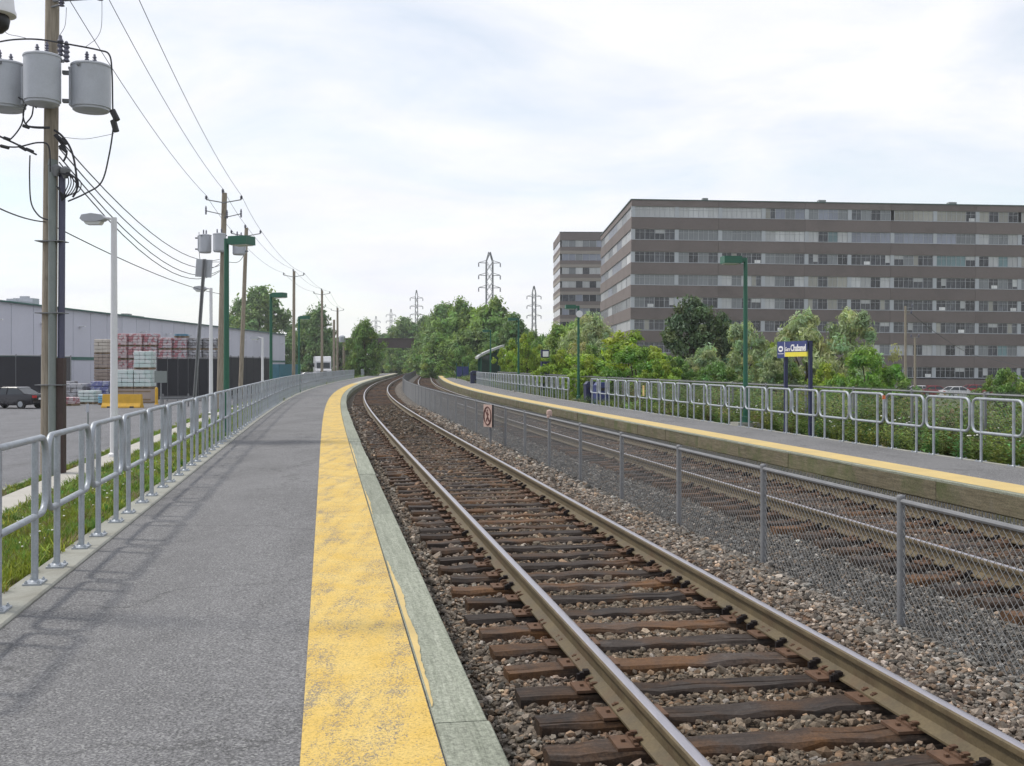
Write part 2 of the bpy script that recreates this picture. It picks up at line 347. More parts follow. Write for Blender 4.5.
# ------------------------------------------------------------------ the ground
g = MB().add([(-4000, -400, -2.65), (4000, -400, -2.65), (4000, 7000, -2.65), (-4000, 7000, -2.65)], [(0, 1, 2, 3)]).build('ground', MT['soil'], smooth=False)
kind(g, 'structure')
lot = sweep('road', [(-8.75, -0.95), (-20, -0.952), (-60, -0.955), (-200, -0.96), (-420, -0.97), (-440, -2.7)], -12, 430, 4, MT['road']); kind(lot, 'structure')
kerb = sweep('road_kerb', [(-8.75, -1.0), (-8.75, -0.86), (-8.62, -0.855), (-8.62, -0.9)], -12, 400, 2, MT['concrete']); kind(kerb, 'structure')
verge = sweep('grass_verge', [(-8.62, -0.9), (-8.55, -0.85), (-8.25, -0.83), (-8.2, -0.9)], -12, 400, 2, MT['soil']); kind(verge, 'structure')
walk = MB()
sidewalk = bpy.data.objects.new('sidewalk', None); COL.objects.link(sidewalk); kind(sidewalk, 'structure')
slab_len = 1.52
for i in range(150):
    a = -6+i*slab_len
    o = solid_bar([(-8.22, -0.95), (-8.22, -0.80), (-7.5, -0.79), (-7.5, -0.95)], a, a+slab_len-0.012, 1).build('slab', MT['sidewalk'], sidewalk, smooth=False)
bank = sweep('grass_bank', [(-7.52, -0.92), (-7.45, -0.80), (-6.8, -0.72), (-5.6, -0.35), (-4.9, -0.10), (-4.59, -0.03), (-4.55, -0.2)], -12, 400, 1.5, MT['soil']); kind(bank, 'structure')
right = sweep('terrain', [(8.35, -0.3), (8.38, -0.03), (9, -0.12), (10, -0.22), (14, -0.55), (22, -1.25), (40, -2.4), (90, -2.45), (200, -2.5), (205, -2.8)], -12, 430, 4, MT['soil']); kind(right, 'structure')

# ------------------------------------------------------------------ ballast bed
BT1 = [(-1.70, -0.50), (-1.5, -0.47), (-1.3, -0.40), (-1.05, -0.38), (-0.75, -0.385), (-0.4, -0.376), (0, -0.372), (0.4, -0.376), (0.75, -0.382), (0.95, -0.365), (1.15, -0.345), (1.4, -0.34), (1.7, -0.365), (1.95, -0.40), (2.25, -0.425),
       (2.7, -0.415), (3.4, -0.37), (3.8, -0.358), (4.2, -0.354), (4.6, -0.358), (5.0, -0.37), (5.4, -0.405), (5.75, -0.47), (6.1, -0.52)]
BD = np.array([p[0] for p in BT1]); BZ = np.array([p[1] for p in BT1])
def bed_z(s, d, z=None):
    z = np.interp(d, BD, BZ); up = np.clip((np.asarray(s)-14)/22, 0, 1)
    ing = np.clip(1.45-np.abs(np.asarray(d)-0.0), 0, 0.4)/0.4
    return z+up*ing*np.maximum(0, -0.338-z)*0.9
TINT = [(-1.70, (0.185, 0.16, 0.13)), (-1.2, (0.17, 0.14, 0.112)), (-0.9, (0.125, 0.095, 0.075)), (-0.5, (0.13, 0.10, 0.072)), (0, (0.145, 0.115, 0.085)), (0.5, (0.13, 0.10, 0.072)), (0.9, (0.125, 0.09, 0.068)), (1.2, (0.175, 0.145, 0.118)),
        (1.65, (0.185, 0.16, 0.134)), (1.95, (0.15, 0.14, 0.127)), (2.5, (0.135, 0.127, 0.114)), (3.1, (0.12, 0.11, 0.098)), (3.7, (0.115, 0.095, 0.08)), (4.9, (0.115, 0.095, 0.075)), (6.1, (0.12, 0.11, 0.09))]
TD = np.array([t[0] for t in TINT]); TCc = np.array([t[1] for t in TINT])
def tint_at(d): return np.stack([np.interp(d, TD, TCc[:, k]) for k in range(3)], -1)
def bedmat():
    m, nt, b = newmat('ballast'); v = coords(nt)
    at = nd(nt, 'ShaderNodeAttribute', attribute_name='tint'); vc = voro(nt, v, 17); vd = voro(nt, v, 17, 'Distance'); n = noise(nt, v, 2.0, 5); f = noise(nt, v, 60, 3)
    g_ = nd(nt, 'ShaderNodeSeparateColor'); nt.links.new(vc, g_.inputs[0])
    c = mixc(nt, 1.0, at.outputs['Color'], ramp(nt, g_.outputs[0], [(0, 0.45), (0.75, 1.15), (0.93, 1.5), (1.0, 2.0)]), 'MULTIPLY')
    c = mixc(nt, 1.0, c, ramp(nt, n, [(0.3, 0.8), (0.7, 1.2)]), 'MULTIPLY')
    c = mixc(nt, 0.6, c, ramp(nt, vd, [(0.35, 1.0), (0.75, 0.45)]), 'MULTIPLY')
    nt.links.new(c, b.inputs['Base Color']); b.inputs['Roughness'].default_value = 0.92; b.inputs['Specular IOR Level'].default_value = 0.25
    inv = nd(nt, 'ShaderNodeInvert'); nt.links.new(vd, inv.inputs[1]); bump(nt, b, inv.outputs[0], 1.0, 0.04); return m
MT['ballast'] = bedmat()
prof = [(float(d), 0.0) for d in np.linspace(-1.70, 6.10, 40)]
bed = sweep('ballast_bed', prof, -3, 420, 0.5, MT['ballast'], zfun=lambda ss, d, z: bed_z(ss, d)-0.012); kind(bed, 'structure')
at = bed.data.attributes.new('tint', 'FLOAT_COLOR', 'POINT')
nS = len(bed.data.vertices)//40; tt = np.ones((nS, 40, 4), np.float32); tt[:, :, :3] = tint_at(np.array([p[0] for p in prof]))[None]
far_ = np.clip((np.linspace(-3, 420, nS)-14)/16, 0, 1)[:, None]*np.clip(1.5-np.abs(np.array([p[0] for p in prof])), 0, 0.4)[None]/0.4
tt[:, :, :3] *= (1-0.42*far_)[:, :, None]     # brake dust and rust darken the stone inside the gauge
at.data.foreach_set('color', tt.ravel())

# ------------------------------------------------------------------ scatter (stones, grass): points carrying a tint, instanced by geometry nodes
def scatter(name, pts, rots, scl, tints, meshes, label):
    me = bpy.data.meshes.new(name); n = len(pts); me.vertices.add(n); me.vertices.foreach_set('co', np.asarray(pts, np.float32).ravel())
    a = me.attributes.new('rot', 'FLOAT_VECTOR', 'POINT'); a.data.foreach_set('vector', np.asarray(rots, np.float32).ravel())
    a = me.attributes.new('scl', 'FLOAT_VECTOR', 'POINT'); a.data.foreach_set('vector', np.asarray(scl, np.float32).ravel())
    a = me.attributes.new('tint', 'FLOAT_COLOR', 'POINT'); a.data.foreach_set('color', np.concatenate([tints, np.ones((n, 1))], 1).astype(np.float32).ravel())
    a = me.attributes.new('pick', 'INT', 'POINT'); a.data.foreach_set('value', RNG.integers(0, len(meshes), n).astype(np.int32))
    me.update(); o = obj(name, me); kind(o, 'stuff', label)
    src = bpy.data.collections.new(name+'_pieces')
    for i, mm in enumerate(meshes):
        so = bpy.data.objects.new(name+'_piece', mm); src.objects.link(so)
    ng = bpy.data.node_groups.new(name, 'GeometryNodeTree')
    ng.interface.new_socket('Geometry', in_out='INPUT', socket_type='NodeSocketGeometry'); ng.interface.new_socket('Geometry', in_out='OUTPUT', socket_type='NodeSocketGeometry')
    gi = ng.nodes.new('NodeGroupInput'); go = ng.nodes.new('NodeGroupOutput'); ci = ng.nodes.new('GeometryNodeCollectionInfo'); ip = ng.nodes.new('GeometryNodeInstanceOnPoints')
    ci.inputs['Collection'].default_value = src; ci.inputs['Separate Children'].default_value = True; ci.inputs['Reset Children'].default_value = True
    ip.inputs['Pick Instance'].default_value = True
    def na(nm, t):
        q = ng.nodes.new('GeometryNodeInputNamedAttribute'); q.data_type = t; q.inputs['Name'].default_value = nm
        return q.outputs['Attribute']
    e2r = ng.nodes.new('FunctionNodeEulerToRotation'); L_ = ng.links
    L_.new(gi.outputs[0], ip.inputs['Points']); L_.new(ci.outputs[0], ip.inputs['Instance']); L_.new(na('pick', 'INT'), ip.inputs['Instance Index'])
    L_.new(na('rot', 'FLOAT_VECTOR'), e2r.inputs[0]); L_.new(e2r.outputs[0], ip.inputs['Rotation']); L_.new(na('scl', 'FLOAT_VECTOR'), ip.inputs['Scale'])
    L_.new(ip.outputs[0], go.inputs[0])
    md = o.modifiers.new('scatter', 'NODES'); md.node_group = ng
    return o
def stonemat():
    m, nt, b = newmat('stone'); at = nd(nt, 'ShaderNodeAttribute', attribute_name='tint', attribute_type='INSTANCER'); v = coords(nt)
    n = noise(nt, v, 3.0, 4); c = mixc(nt, 1.0, at.outputs['Color'], ramp(nt, n, [(0.3, 0.72), (0.7, 1.25)]), 'MULTIPLY')
    nt.links.new(c, b.inputs['Base Color']); b.inputs['Roughness'].default_value = 0.9; b.inputs['Specular IOR Level'].default_value = 0.3; return m
MT['stone'] = stonemat()
stones = []
for i in range(7):
    bm = bmesh.new(); bmesh.ops.create_icosphere(bm, subdivisions=1, radius=1.0); rr = random.Random(i)
    for v in bm.verts: v.co = Vector((v.co.x*(1.0+rr.uniform(-.35, .35)), v.co.y*(0.78+rr.uniform(-.3, .3)), v.co.z*(0.62+rr.uniform(-.25, .25))))
    me = bpy.data.meshes.new('stone'); bm.to_mesh(me); bm.free(); me.materials.append(MT['stone']); stones.append(me)
SP = 0.495
def stone_points():
    out = []
    for (a, b, dens, r0) in ((2.5, 9, 1250, 0.0182), (9, 17, 850, 0.0215), (17, 30, 400, 0.028), (30, 52, 140, 0.040)):
        n = int((b-a)*7.75*dens); s = RNG.uniform(a, b, n); d = RNG.uniform(-1.66, 6.05, n)
        keep = np.ones(n, bool)
        # leave the sleepers' tops bare
        for c0 in (0.0, 4.2):
            t = np.abs(d-c0); ph = np.abs(((s-SP0[c0])/SP+0.5) % 1.0-0.5)*SP
            onsl = (t < 1.29) & (ph < 0.112) & (RNG.random(n) > 0.035)
            z = bed_z(s, d); keep &= ~(onsl & (z < -0.350))
            keep &= ~(np.abs(t-0.755) < 0.075)
        keep &= ~((np.abs(d-1.98) < 0.035))
        s, d = s[keep], d[keep]; x, y = PA(s, d)
        u = 512+F*x/np.maximum(y, 0.3); k2 = (y > 2.6) & (u > -260) & (u < 1330); s, d, x, y = s[k2], d[k2], x[k2], y[k2]; n = len(s)
        fin = ((d > 2.0) | (d < -1.35)); rr = r0*RNG.lognormal(0, 0.30, n)*np.where(d > 2.0, 0.82, 1.0)
        z = bed_z(s, d)+RNG.uniform(-0.3, 0.55, n)*rr
        t = tint_at(d+RNG.normal(0, 0.09, n))*RNG.lognormal(0.05, 0.42, n)[:, None]
        t *= (1-0.42*np.clip((s-14)/16, 0, 1)*np.clip(1.5-np.abs(d), 0, 0.4)/0.4)[:, None]
        warm = RNG.random(n); t[warm > 0.80] *= np.array([1.18, 1.0, 0.85]); t[warm < 0.14] *= np.array([0.88, 0.95, 0.99]); br = RNG.random(n) > 0.955; t[br] = t[br]*1.2+0.13
        out.append((np.stack([x, y, z], 1), rr, np.clip(t, 0.02, 0.62)))
    p = np.concatenate([o[0] for o in out]); r = np.concatenate([o[1] for o in out]); t = np.concatenate([o[2] for o in out])
    rot = np.stack([RNG.uniform(-0.6, 0.6, len(p)), RNG.uniform(-0.6, 0.6, len(p)), RNG.uniform(0, 6.28, len(p))], 1)
    return p, rot, np.repeat(r[:, None], 3, 1)*RNG.uniform(0.75, 1.25, (len(p), 3)), t
SP0 = {0.0: 0.22, 4.2: 0.05}
p_, r_, s_, t_ = stone_points()
scatter('ballast_stones', p_, r_, s_, t_, stones, 'loose brown and grey ballast stones around both tracks')

# ------------------------------------------------------------------ tracks
def sleeper_mesh(seed):
    rr = random.Random(seed); mb = MB(); n = 19; L = 2.58; vs = []; fs = []; yc = rr.uniform(-.05, .05); dep = rr.uniform(.006, .03); ph = rr.uniform(0, 6)
    for i in range(n):
        x = -L/2+L*i/(n-1)+(rr.uniform(-.02, .02) if i in (0, n-1) else 0)
        w = 0.112+rr.uniform(-.014, .008); zt = rr.uniform(-.013, .004); e = rr.uniform(.008, .032); e2 = rr.uniform(.008, .032)
        cy = yc+0.02*math.sin(ph+i*0.7)+rr.uniform(-.004, .004); dd_ = dep*max(0, math.sin(ph+i*0.35))
        ex = rr.uniform(-.03, .03) if i in (0, n-1) else 0
        for y, z in ((-w, -0.18), (w, -0.18), (w-rr.uniform(0, .01), zt-e2), (w-e2, zt), (cy+0.012, zt-rr.uniform(0, .004)), (cy+0.002, zt-dd_), (cy-0.011, zt-rr.uniform(0, .004)), (-w+e, zt), (-w+rr.uniform(0, .01), zt-e)): vs.append((x+ex*(1 if z > -.1 else 0)*rr.random(), y, z))
    k = 9
    for i in range(n-1):
        for j in range(k): fs.append((i*k+j, i*k+(j+1) % k, (i+1)*k+(j+1) % k, (i+1)*k+j))
    fs += [tuple(range(k-1, -1, -1)), tuple((n-1)*k+j for j in range(k))]
    return mb.add(vs, fs).mesh('sleeper', MT['sleeper'], angle=25)
SLM = [sleeper_mesh(i) for i in range(8)]
def plate_mesh():
    mb = MB(); mb.box(0, 0, 0.008, 0.37, 0.19, 0.016)
    for sx in (-1, 1):
        mb.box(sx*0.085, 0, 0.021, 0.022, 0.18, 0.014)
        for sy in (-0.05, 0.05):
            mb.box(sx*0.082, sy, 0.032, 0.03, 0.022, 0.022); mb.box(sx*0.066, sy, 0.044, 0.035, 0.028, 0.012)
        mb.box(sx*0.135, 0.0, 0.022, 0.02, 0.02, 0.016)
    return mb.mesh('tie_plate', MT['plate'], smooth=False)
PLM = plate_mesh()
def anchor_mesh():
    mb = MB()
    mb.box(0, 0, 0, 0.055, 0.03, 0.035); mb.box(0.012, 0.0, 0.022, 0.035, 0.045, 0.018); mb.box(-0.03, 0, -0.012, 0.03, 0.022, 0.04)
    return mb.mesh('rail_anchor', MT['anchor'], smooth=False)
ANM = anchor_mesh()
RAIL = [(-0.07, 0), (-0.07, 0.012), (-0.03, 0.03), (-0.009, 0.045), (-0.008, 0.122), (-0.035, 0.132), (-0.0365, 0.148), (-0.0355, 0.160), (-0.027, 0.1685), (-0.012, 0.1715),
        (0.012, 0.1715), (0.027, 0.1685), (0.0355, 0.160), (0.0365, 0.148), (0.035, 0.132), (0.008, 0.122), (0.009, 0.045), (0.03, 0.03), (0.07, 0.012), (0.07, 0)]
RAILM = [0]*8+[1]*3+[0]*8+[0]
TIE_Z = -0.14-0.1715-0.014
def build_track(c0, s_start, s_end, label, near_plates):
    t = thing('railway_track', label, 'railway track', P(s_start, c0, TIE_Z))
    base = Vector(t.location)
    rails = []
    for sgn in (-1, 1):
        dd = c0+sgn*0.755
        pr = [(dd+p, TIE_Z+0.014+q) for p, q in RAIL]; pr.append(pr[0])
        r = sweep('rail', pr, s_start, s_end, 1.0, [MT['rail_side'], MT['rail_head']], t, RAILM, flip=True)
        relocate(r, Vector(P(s_start, dd, TIE_Z+0.014))); r.location -= base; rails.append((r, dd))
    i = 0; cnt = 0; rest = MB(); rr = random.Random(int(c0*10)+3)
    i0 = math.ceil((s_start+0.1-SP0[c0])/SP)
    for k in range(i0, int((s_end-SP0[c0])/SP)):
        s = SP0[c0]+k*SP+rr.uniform(-.025, .025); cnt += 1
        x, y, _z = P(s, c0+rr.uniform(-.045, .045)); rz = -head(s)+rr.uniform(-.014, .014); dz = rr.uniform(-.012, .004)
        if cnt <= 300:
            o = obj('sleeper', SLM[rr.randrange(8)], t, (x-base.x, y-base.y, dz), rz+(math.pi if rr.random() < .5 else 0))
            if cnt <= near_plates:
                for sgn in (-1, 1):
                    q = obj('tie_plate', PLM, o, (sgn*0.755, 0, 0.001), 0)
                for r, dd in rails:
                    for side in ((1,) if cnt % 3 else (1, -1)):
                        for inn in (-1, 1):
                            if rr.random() < (0.25 if (dd-c0)*inn < 0 else 0.8): continue
                            ax, ay, az = P(s+side*0.15, dd+inn*0.075, TIE_Z+0.03)
                            a = obj('rail_anchor', ANM, r, (Vector((ax, ay, az))-base)-r.location, -head(s)+(0 if inn < 0 else math.pi))
        else:
            rest.box(x-base.x, y-base.y, -0.09+dz, 2.58, 0.224, 0.18, rz)
    if rest.v:
        o = rest.build('sleepers', MT['sleeper'], t, smooth=False); kind(o, 'stuff', 'far sleepers running on along the track')
    return t
build_track(0.0, 2.3, 400, 'railway track with worn rusty sleepers beside the left platform', 75)
build_track(4.2, 3.5, 400, 'railway track behind the chain-link fence, beside the right platform', 40)

# ------------------------------------------------------------------ platforms
def platform(name_label, side, segs):
    pl = bpy.data.objects.new('platform', None); COL.objects.link(pl); kind(pl, 'structure', name_label); return pl
plL = platform('asphalt platform with yellow strip, left of the tracks', -1, None)
plR = platform('asphalt platform with yellow strip, right of the tracks', 1, None)
sweep('asphalt_surface', [(-4.33, -0.3), (-4.33, 0.0), (-3.5, 0.012), (-2.4, 0.004), (-1.913, 0.0), (-1.913, -0.25)], -8, 222, 1, MT['asphalt'], plL)
sweep('safety_strip', [(-2.49, 0.0085), (-1.918, 0.0045)], -8, 96, 0.5, MT['yellow'], plL)
MT['pale_strip'] = pmat('faded_strip', (0.46, 0.42, 0.30), 0.85, 0, 0.1, 1.5, 30)
sweep('faded_strip', [(-2.49, 0.0085), (-1.918, 0.0045)], 96.0, 222, 0.5, MT['pale_strip'], plL)
MT['yellow_pale'] = pmat('pale_yellow_paint', (0.55, 0.41, 0.165), 0.8, 0, 0.12, 2.0, 50, 0.2, 0.004, 0.35, (0.36, 0.31, 0.2))
kb = 3.05
for i in range(78):
    a = -8+i*kb
    if a > 218: break
    e = min(a+kb-0.01, 222)
    o = solid_bar([(-4.61, -0.35), (-4.61, 0.012), (-4.598, 0.024), (-4.345, 0.022), (-4.333, 0.010), (-4.333, -0.35)], a, e, 2).build('kerb_block', MT['concrete'], plL, angle=20)
for i in range(64):
    a = -6+i*3.66+0.35*math.sin(i*2.3); e = min(-6+(i+1)*3.66+0.35*math.sin((i+1)*2.3)-0.008, 222)
    if a > 220: break
    j = random.uniform(-.011, .011); k = random.uniform(-.004, .002)
    o = solid_bar([(-1.908, -0.24), (-1.908, -0.002+k), (-1.903, 0.004+k), (-1.667+j, 0.003+k), (-1.660+j, -0.004+k), (-1.660+j, -0.24)], a, e, 3).build('edging_board', MT['edging'], plL, angle=20)
    relocate(o, Vector(P((a+e)/2, -1.78, -0.1)), math.pi/2-head((a+e)/2))
    o = solid_bar([(-1.95, -0.62), (-1.95, -0.245), (-1.675, -0.245), (-1.675, -0.62)], a+1.2, min(e+1.2, 222), 2).build('face_board', MT['oldwood'], plL, angle=20)
    relocate(o, Vector(P((a+e)/2+1.2, -1.8, -0.4)), math.pi/2-head((a+e)/2))
# yellow paint slopped over the inner edge of the timbers
def overspill(a, b_, wmax, seed):
    rr = random.Random(seed); n = int((b_-a)/0.06); vs = []; fs = []
    for i in range(n+1):
        s = a+(b_-a)*i/n; w_ = 0.004+wmax*math.sin(math.pi*i/n)**0.7*(0.8+0.2*math.sin(i*0.31+seed))+rr.uniform(-.004, .004); vs += [P(s, -1.9015, 0.0072), P(s, -1.9015+max(0.003, w_), 0.0072)]
        if i: fs.append((2*i-2, 2*i-1, 2*i+1, 2*i))
    MB().add(vs, fs).build('paint_overspill', MT['yellow_pale'], plL, smooth=False)
overspill(5.4, 9.2, 0.042, 1); overspill(12.0, 14.2, 0.02, 2); overspill(17.5, 23.0, 0.025, 3)
# right platform
DR = 6.06
sweep('asphalt_surface', [(DR+0.02, -0.03), (DR+0.02, 0.0), (7.2, 0.010), (8.30, 0.0), (8.30, -0.3)], 2, 262, 1, MT['asphalt'], plR)
sweep('safety_strip', [(DR+0.10, 0.0047), (DR+0.66, 0.0097)], 2, 262, 0.5, MT['yellow_pale'], plR)
for i in range(90):
    a = 2+i*3.05; e = min(a+3.04, 262)
    if a > 260: break
    solid_bar([(8.303, -0.3), (8.303, 0.006), (8.312, 0.014), (8.385, 0.012), (8.392, -0.3)], a, e, 1).build('kerb_block', MT['concrete'], plR, angle=20)
for i in range(110):
    a = 2+i*2.44; e = min(a+2.43, 262)
    if a > 260: break
    for (z0, z1, dd, sh) in ((-0.29, -0.03, 0.0, 0), (-0.62, -0.295, 0.012, 1.1)):
        j = random.uniform(-.008, .008)
        o = solid_bar([(DR+dd+j, z0), (DR+dd+j, z1-.006), (DR+dd+j+.006, z1), (DR+0.09, z1), (DR+0.09, z0)], a+sh, min(e+sh, 262.5), 2).build('face_board', MT['oldwood'], plR, angle=20)
        relocate(o, Vector(P((a+e)/2+sh, DR, z0)), math.pi/2-head((a+e)/2))
    o = solid_bar([(DR-0.005, -0.028), (DR-0.005, -0.002), (DR+0.002, 0.005), (DR+0.085, 0.005), (DR+0.085, -0.028)], a, e, 2).build('edging_board', MT['edging'], plR, angle=20)
    relocate(o, Vector(P((a+e)/2, DR, -0.01)), math.pi/2-head((a+e)/2))

# ------------------------------------------------------------------ railings: single bent-tube panels on two posts
def rounded(w, z0, z1, r, n=5):
    pts = []
    for cx, cz, a0 in ((w-r, z1-r, 0), (r, z1-r, 90), (r, z0+r, 180), (w-r, z0+r, 270)):
        for i in range(n+1):
            a = R(a0+90*i/n); pts.append((cx+r*math.cos(a), 0, cz+r*math.sin(a)))
    return pts
PW = 1.46
FR_M = MB().tube(rounded(PW, 0.485, 1.045, 0.125), 0.0245, 10, True).mesh('frame', MT['galv'], angle=60)
FR_F = MB().tube(rounded(PW, 0.485, 1.045, 0.125, 2), 0.0245, 5, True).mesh('frame', MT['galv'], angle=80)
PWR = 1.33; FR_MR = MB().tube(rounded(PWR, 0.485, 1.045, 0.125), 0.0245, 10, True).mesh('frame', MT['galv'], angle=60)
FR_FR = MB().tube(rounded(PWR, 0.485, 1.045, 0.125, 2), 0.0245, 5, True).mesh('frame', MT['galv'], angle=80)
PO_M = MB().tube([(0, 0, 0.01), (0, 0, 0.5), (0, 0, 1.035)], 0.0245, 10).mesh('post', MT['galv'])
PO_F = MB().tube([(0, 0, 0.01), (0, 0, 1.035)], 0.0245, 5).mesh('post', MT['galv'])
bp = MB(); bp.box(0, 0, 0.007, 0.19, 0.125, 0.014)
for sx in (-.07, .07):
    for sy in (-.042, .042): bp.lathe([(0.012, 0.014), (0.012, 0.026), (0.006, 0.027), (0.006, 0.036)], 6, (sx, sy, 0))
bp.lathe([(0.036, 0.014), (0.030, 0.022), (0.025, 0.026)], 10)
BP_M = bp.mesh('base_plate', MT['galv'])
ORD = ['', 'second', 'third', 'fourth', 'fifth', 'sixth', 'seventh', 'eighth', 'ninth', 'tenth', 'eleventh', 'twelfth']
def railing(s, d, z, label, group, lod):
    rr = random.Random(int(s*100)); x, y, _z = P(s, d); t = thing('railing_panel', label, 'railing', (x, y, z), math.pi/2-head(s+PW/2)+rr.uniform(-.006, .006), group)
    t.rotation_euler.x = rr.uniform(-.006, .006)
    rt = d > 0; obj('frame', (FR_MR if rt else FR_M) if lod else (FR_FR if rt else FR_F), t)
    for px in ((0.24, 1.09) if rt else (0.29, 1.17)):
        q = obj('post', PO_M if lod else PO_F, t, (px, 0, 0))
        if lod: obj('base_plate', BP_M, q)
    return t
sL0 = 9.02-1.55
for k in range(-1, 81):
    s = sL0+1.55*k
    if k == -1: lab = 'galvanised railing panel just outside the frame at lower left'
    elif k == 0: lab = 'galvanised railing panel cut by the left picture edge, nearest the camera'
    elif k < 12: lab = '%s galvanised railing panel from the left picture edge on the left platform' % ORD[k]
    else: lab = 'far galvanised railing panel along the grassy edge of the left platform'
    railing(s, -4.47, 0.021, lab, 'railing panels of the left platform', k < 26)
for k in range(16):
    railing(sL0+1.55*(97+k), -5.2, 0.0, 'very distant railing panel near the end of the left platform', 'railing panels at the far end of the left platform', False)
sR0 = 15.50
nr = 0
for k in range(-4, 58):
    s = sR0+1.415*k; Y = P(s, 8.345)[1]
    if Y > 92: break
    pxm = 512+F*P(s+0.7, 8.345)[0]/P(s+0.7, 8.345)[1]
    if 571 < pxm < 589: continue
    if k < 0: lab = 'galvanised railing panel just beyond the right picture edge on the right platform'
    elif k == 0: lab = 'galvanised railing panel at the right picture edge on the right platform'
    elif k < 12: lab = '%s galvanised railing panel from the right picture edge on the right platform' % ORD[k]
    elif Y < 50: lab = 'galvanised railing panel between the station sign and the gap with the lamp post'
    else: lab = 'distant galvanised railing panel between the lamp post gap and the shelter'
    railing(s, 8.345, 0.0, lab, 'railing panels of the right platform', k < 22)
for k in range(12):
    railing(150+1.415*k, 8.345, 0.0, 'very distant railing panel near the far end of the right platform', 'railing panels at the far end of the right platform', False)

# ------------------------------------------------------------------ chain-link fence between the tracks
def chain_mesh(W, z0, z1, step=0.075, r=0.0030, slope=1.0):
    mb = MB(); H = z1-z0; run = H*slope
    def wire(a, b):
        mb.tube([a, b], r, 3)
    n = int((W+run)/step)+2
    for sg in (1, -1):
        for i in range(n):
            x0 = -run+i*step if sg > 0 else i*step
            xa, za, xb, zb = x0, z0, x0+sg*run, z1
            # clip to the bay
            def cut(xa, za, xb, zb, lim, lo):
                return xa, za, xb, zb
            pts = []
            for t in (0.0, 1.0): pts.append((xa+(xb-xa)*t, za+(zb-za)*t))
            (x1, y1), (x2, y2) = pts
            if x1 > x2: x1, y1, x2, y2 = x2, y2, x1, y1
            if x2 <= 0 or x1 >= W: continue
            if x1 < 0: y1 += (y2-y1)*(0-x1)/(x2-x1); x1 = 0
            if x2 > W: y2 = y1+(y2-y1)*(W-x1)/(x2-x1); x2 = W
            wire((x1, sg*0.003, y1), (x2, sg*0.003, y2))
    for i in range(int(W/step*2)):      # twisted ends standing above the rail
        x0 = (i+0.5)*step/2; mb.tube([(x0, 0, z1-0.012), (x0+(0.006 if i % 2 else -0.006), 0.004*(-1)**i, z1+0.022)], r*1.7, 3)
    return mb.mesh('chain_link', MT['wire'], smooth=False)
FP = 2.63
CH = chain_mesh(FP, -0.42, 0.59)
def fence_post(h, z0, r=0.032, n=10):
    return MB().lathe([(r, z0), (r, h), (r*1.06, h), (r*1.06, h+0.018), (r*0.9, h+0.026), (0.004, h+0.03)], n)
FPM = fence_post(0.575, -0.6).mesh('post', MT['galv_dull'])
TRM = MB().tube([(0, 0, 0), (FP, 0, 0)], 0.021, 8).mesh('top_rail', MT['galv_dull'])
sF0 = 8.03
def fence(label, d, s0, n, posts, chain, rail, railz):
    f0 = thing('chain_link_fence', label, 'fence', P(s0, d, 0)); b = Vector(f0.location)
    for i in range(n):
        s = s0+FP*i; x, y, _z = P(s, d); x2, y2, _z = P(s+FP, d); rz = math.atan2(y2-y, x2-x)
        loc = (x-b.x, y-b.y, 0); obj('post', posts, f0, loc, random.uniform(0, 6))
        obj('chain_link', chain, f0, loc, rz); obj('top_rail', rail, f0, (loc[0], loc[1], railz), rz)
    x, y, _z = P(s0+FP*n, d); obj('post', posts, f0, (x-b.x, y-b.y, 0))
    return f0
fence('low galvanised chain-link fence running between the two tracks', 1.98, sF0-FP*2, 82, FPM, CH, TRM, 0.555)
CH2 = chain_mesh(FP, -0.3, 1.08, 0.09, 0.0022)
FPM2 = fence_post(1.06, -0.6).mesh('post', MT['galv_dull'])
fence('overgrown chain-link fence behind the railing of the right platform', 10.2, 14.0, 30, FPM2, CH2, TRM, 1.04)
# ------------------------------------------------------------------ utility poles, left of the platform
def insulator(mb, c, r=0.055, h=0.2, m=0):
    pr = [(r*0.4, 0)]
    for i in range(4): pr += [(r, h*(i+0.25)/4.4), (r*0.55, h*(i+0.85)/4.4)]
    pr += [(r*0.5, h), (0.01, h*1.05)]
    return mb.lathe(pr, 10, c, m)
def transformer(parent, c, rz, r=0.40, h=1.0):
    mb = MB(); prof = [(r*0.86, 0), (r*0.93, 0.02), (r*0.93, h*0.06), (r, h*0.07), (r, h*0.93), (r*1.04, h*0.935), (r*1.04, h*0.965), (r*0.99, h*0.985), (r*0.4, h*1.03), (0.02, h*1.035)]
    mb.lathe(prof, 28); mb.box(0, r*0.98, h*0.5, 0.2, 0.08, h*0.8)
    t = mb.build('transformer', MT['grey_can'], parent); t.location = c; t.rotation_euler = (0, 0, rz)
    for i, (x, y, hh) in enumerate(((0.12, -0.05, 0.26), (-0.14, 0.06, 0.24))):
        b = insulator(MB(), (x, y, h*1.0), 0.05, hh).build('bushing', MT['porcelain'], t)
    for a in (0.3, 1.6, 2.7):
        q = MB(); q.box(r*1.05*math.cos(a), r*1.05*math.sin(a), h*0.9, 0.07, 0.07, 0.05); q.build('lid_clamp', MT['galv_dull'], t, smooth=False)
    MB().box(0, r*1.12, h*0.8, 0.14, 0.26, 0.07).box(0, r*1.12, h*0.2, 0.14, 0.26, 0.07).build('bracket', MT['galv_dull'], t, smooth=False)
    return t
GZ = -0.88
def pole_base(px, Z, gz=GZ): return Vector((pix(px, Z), Z, gz))
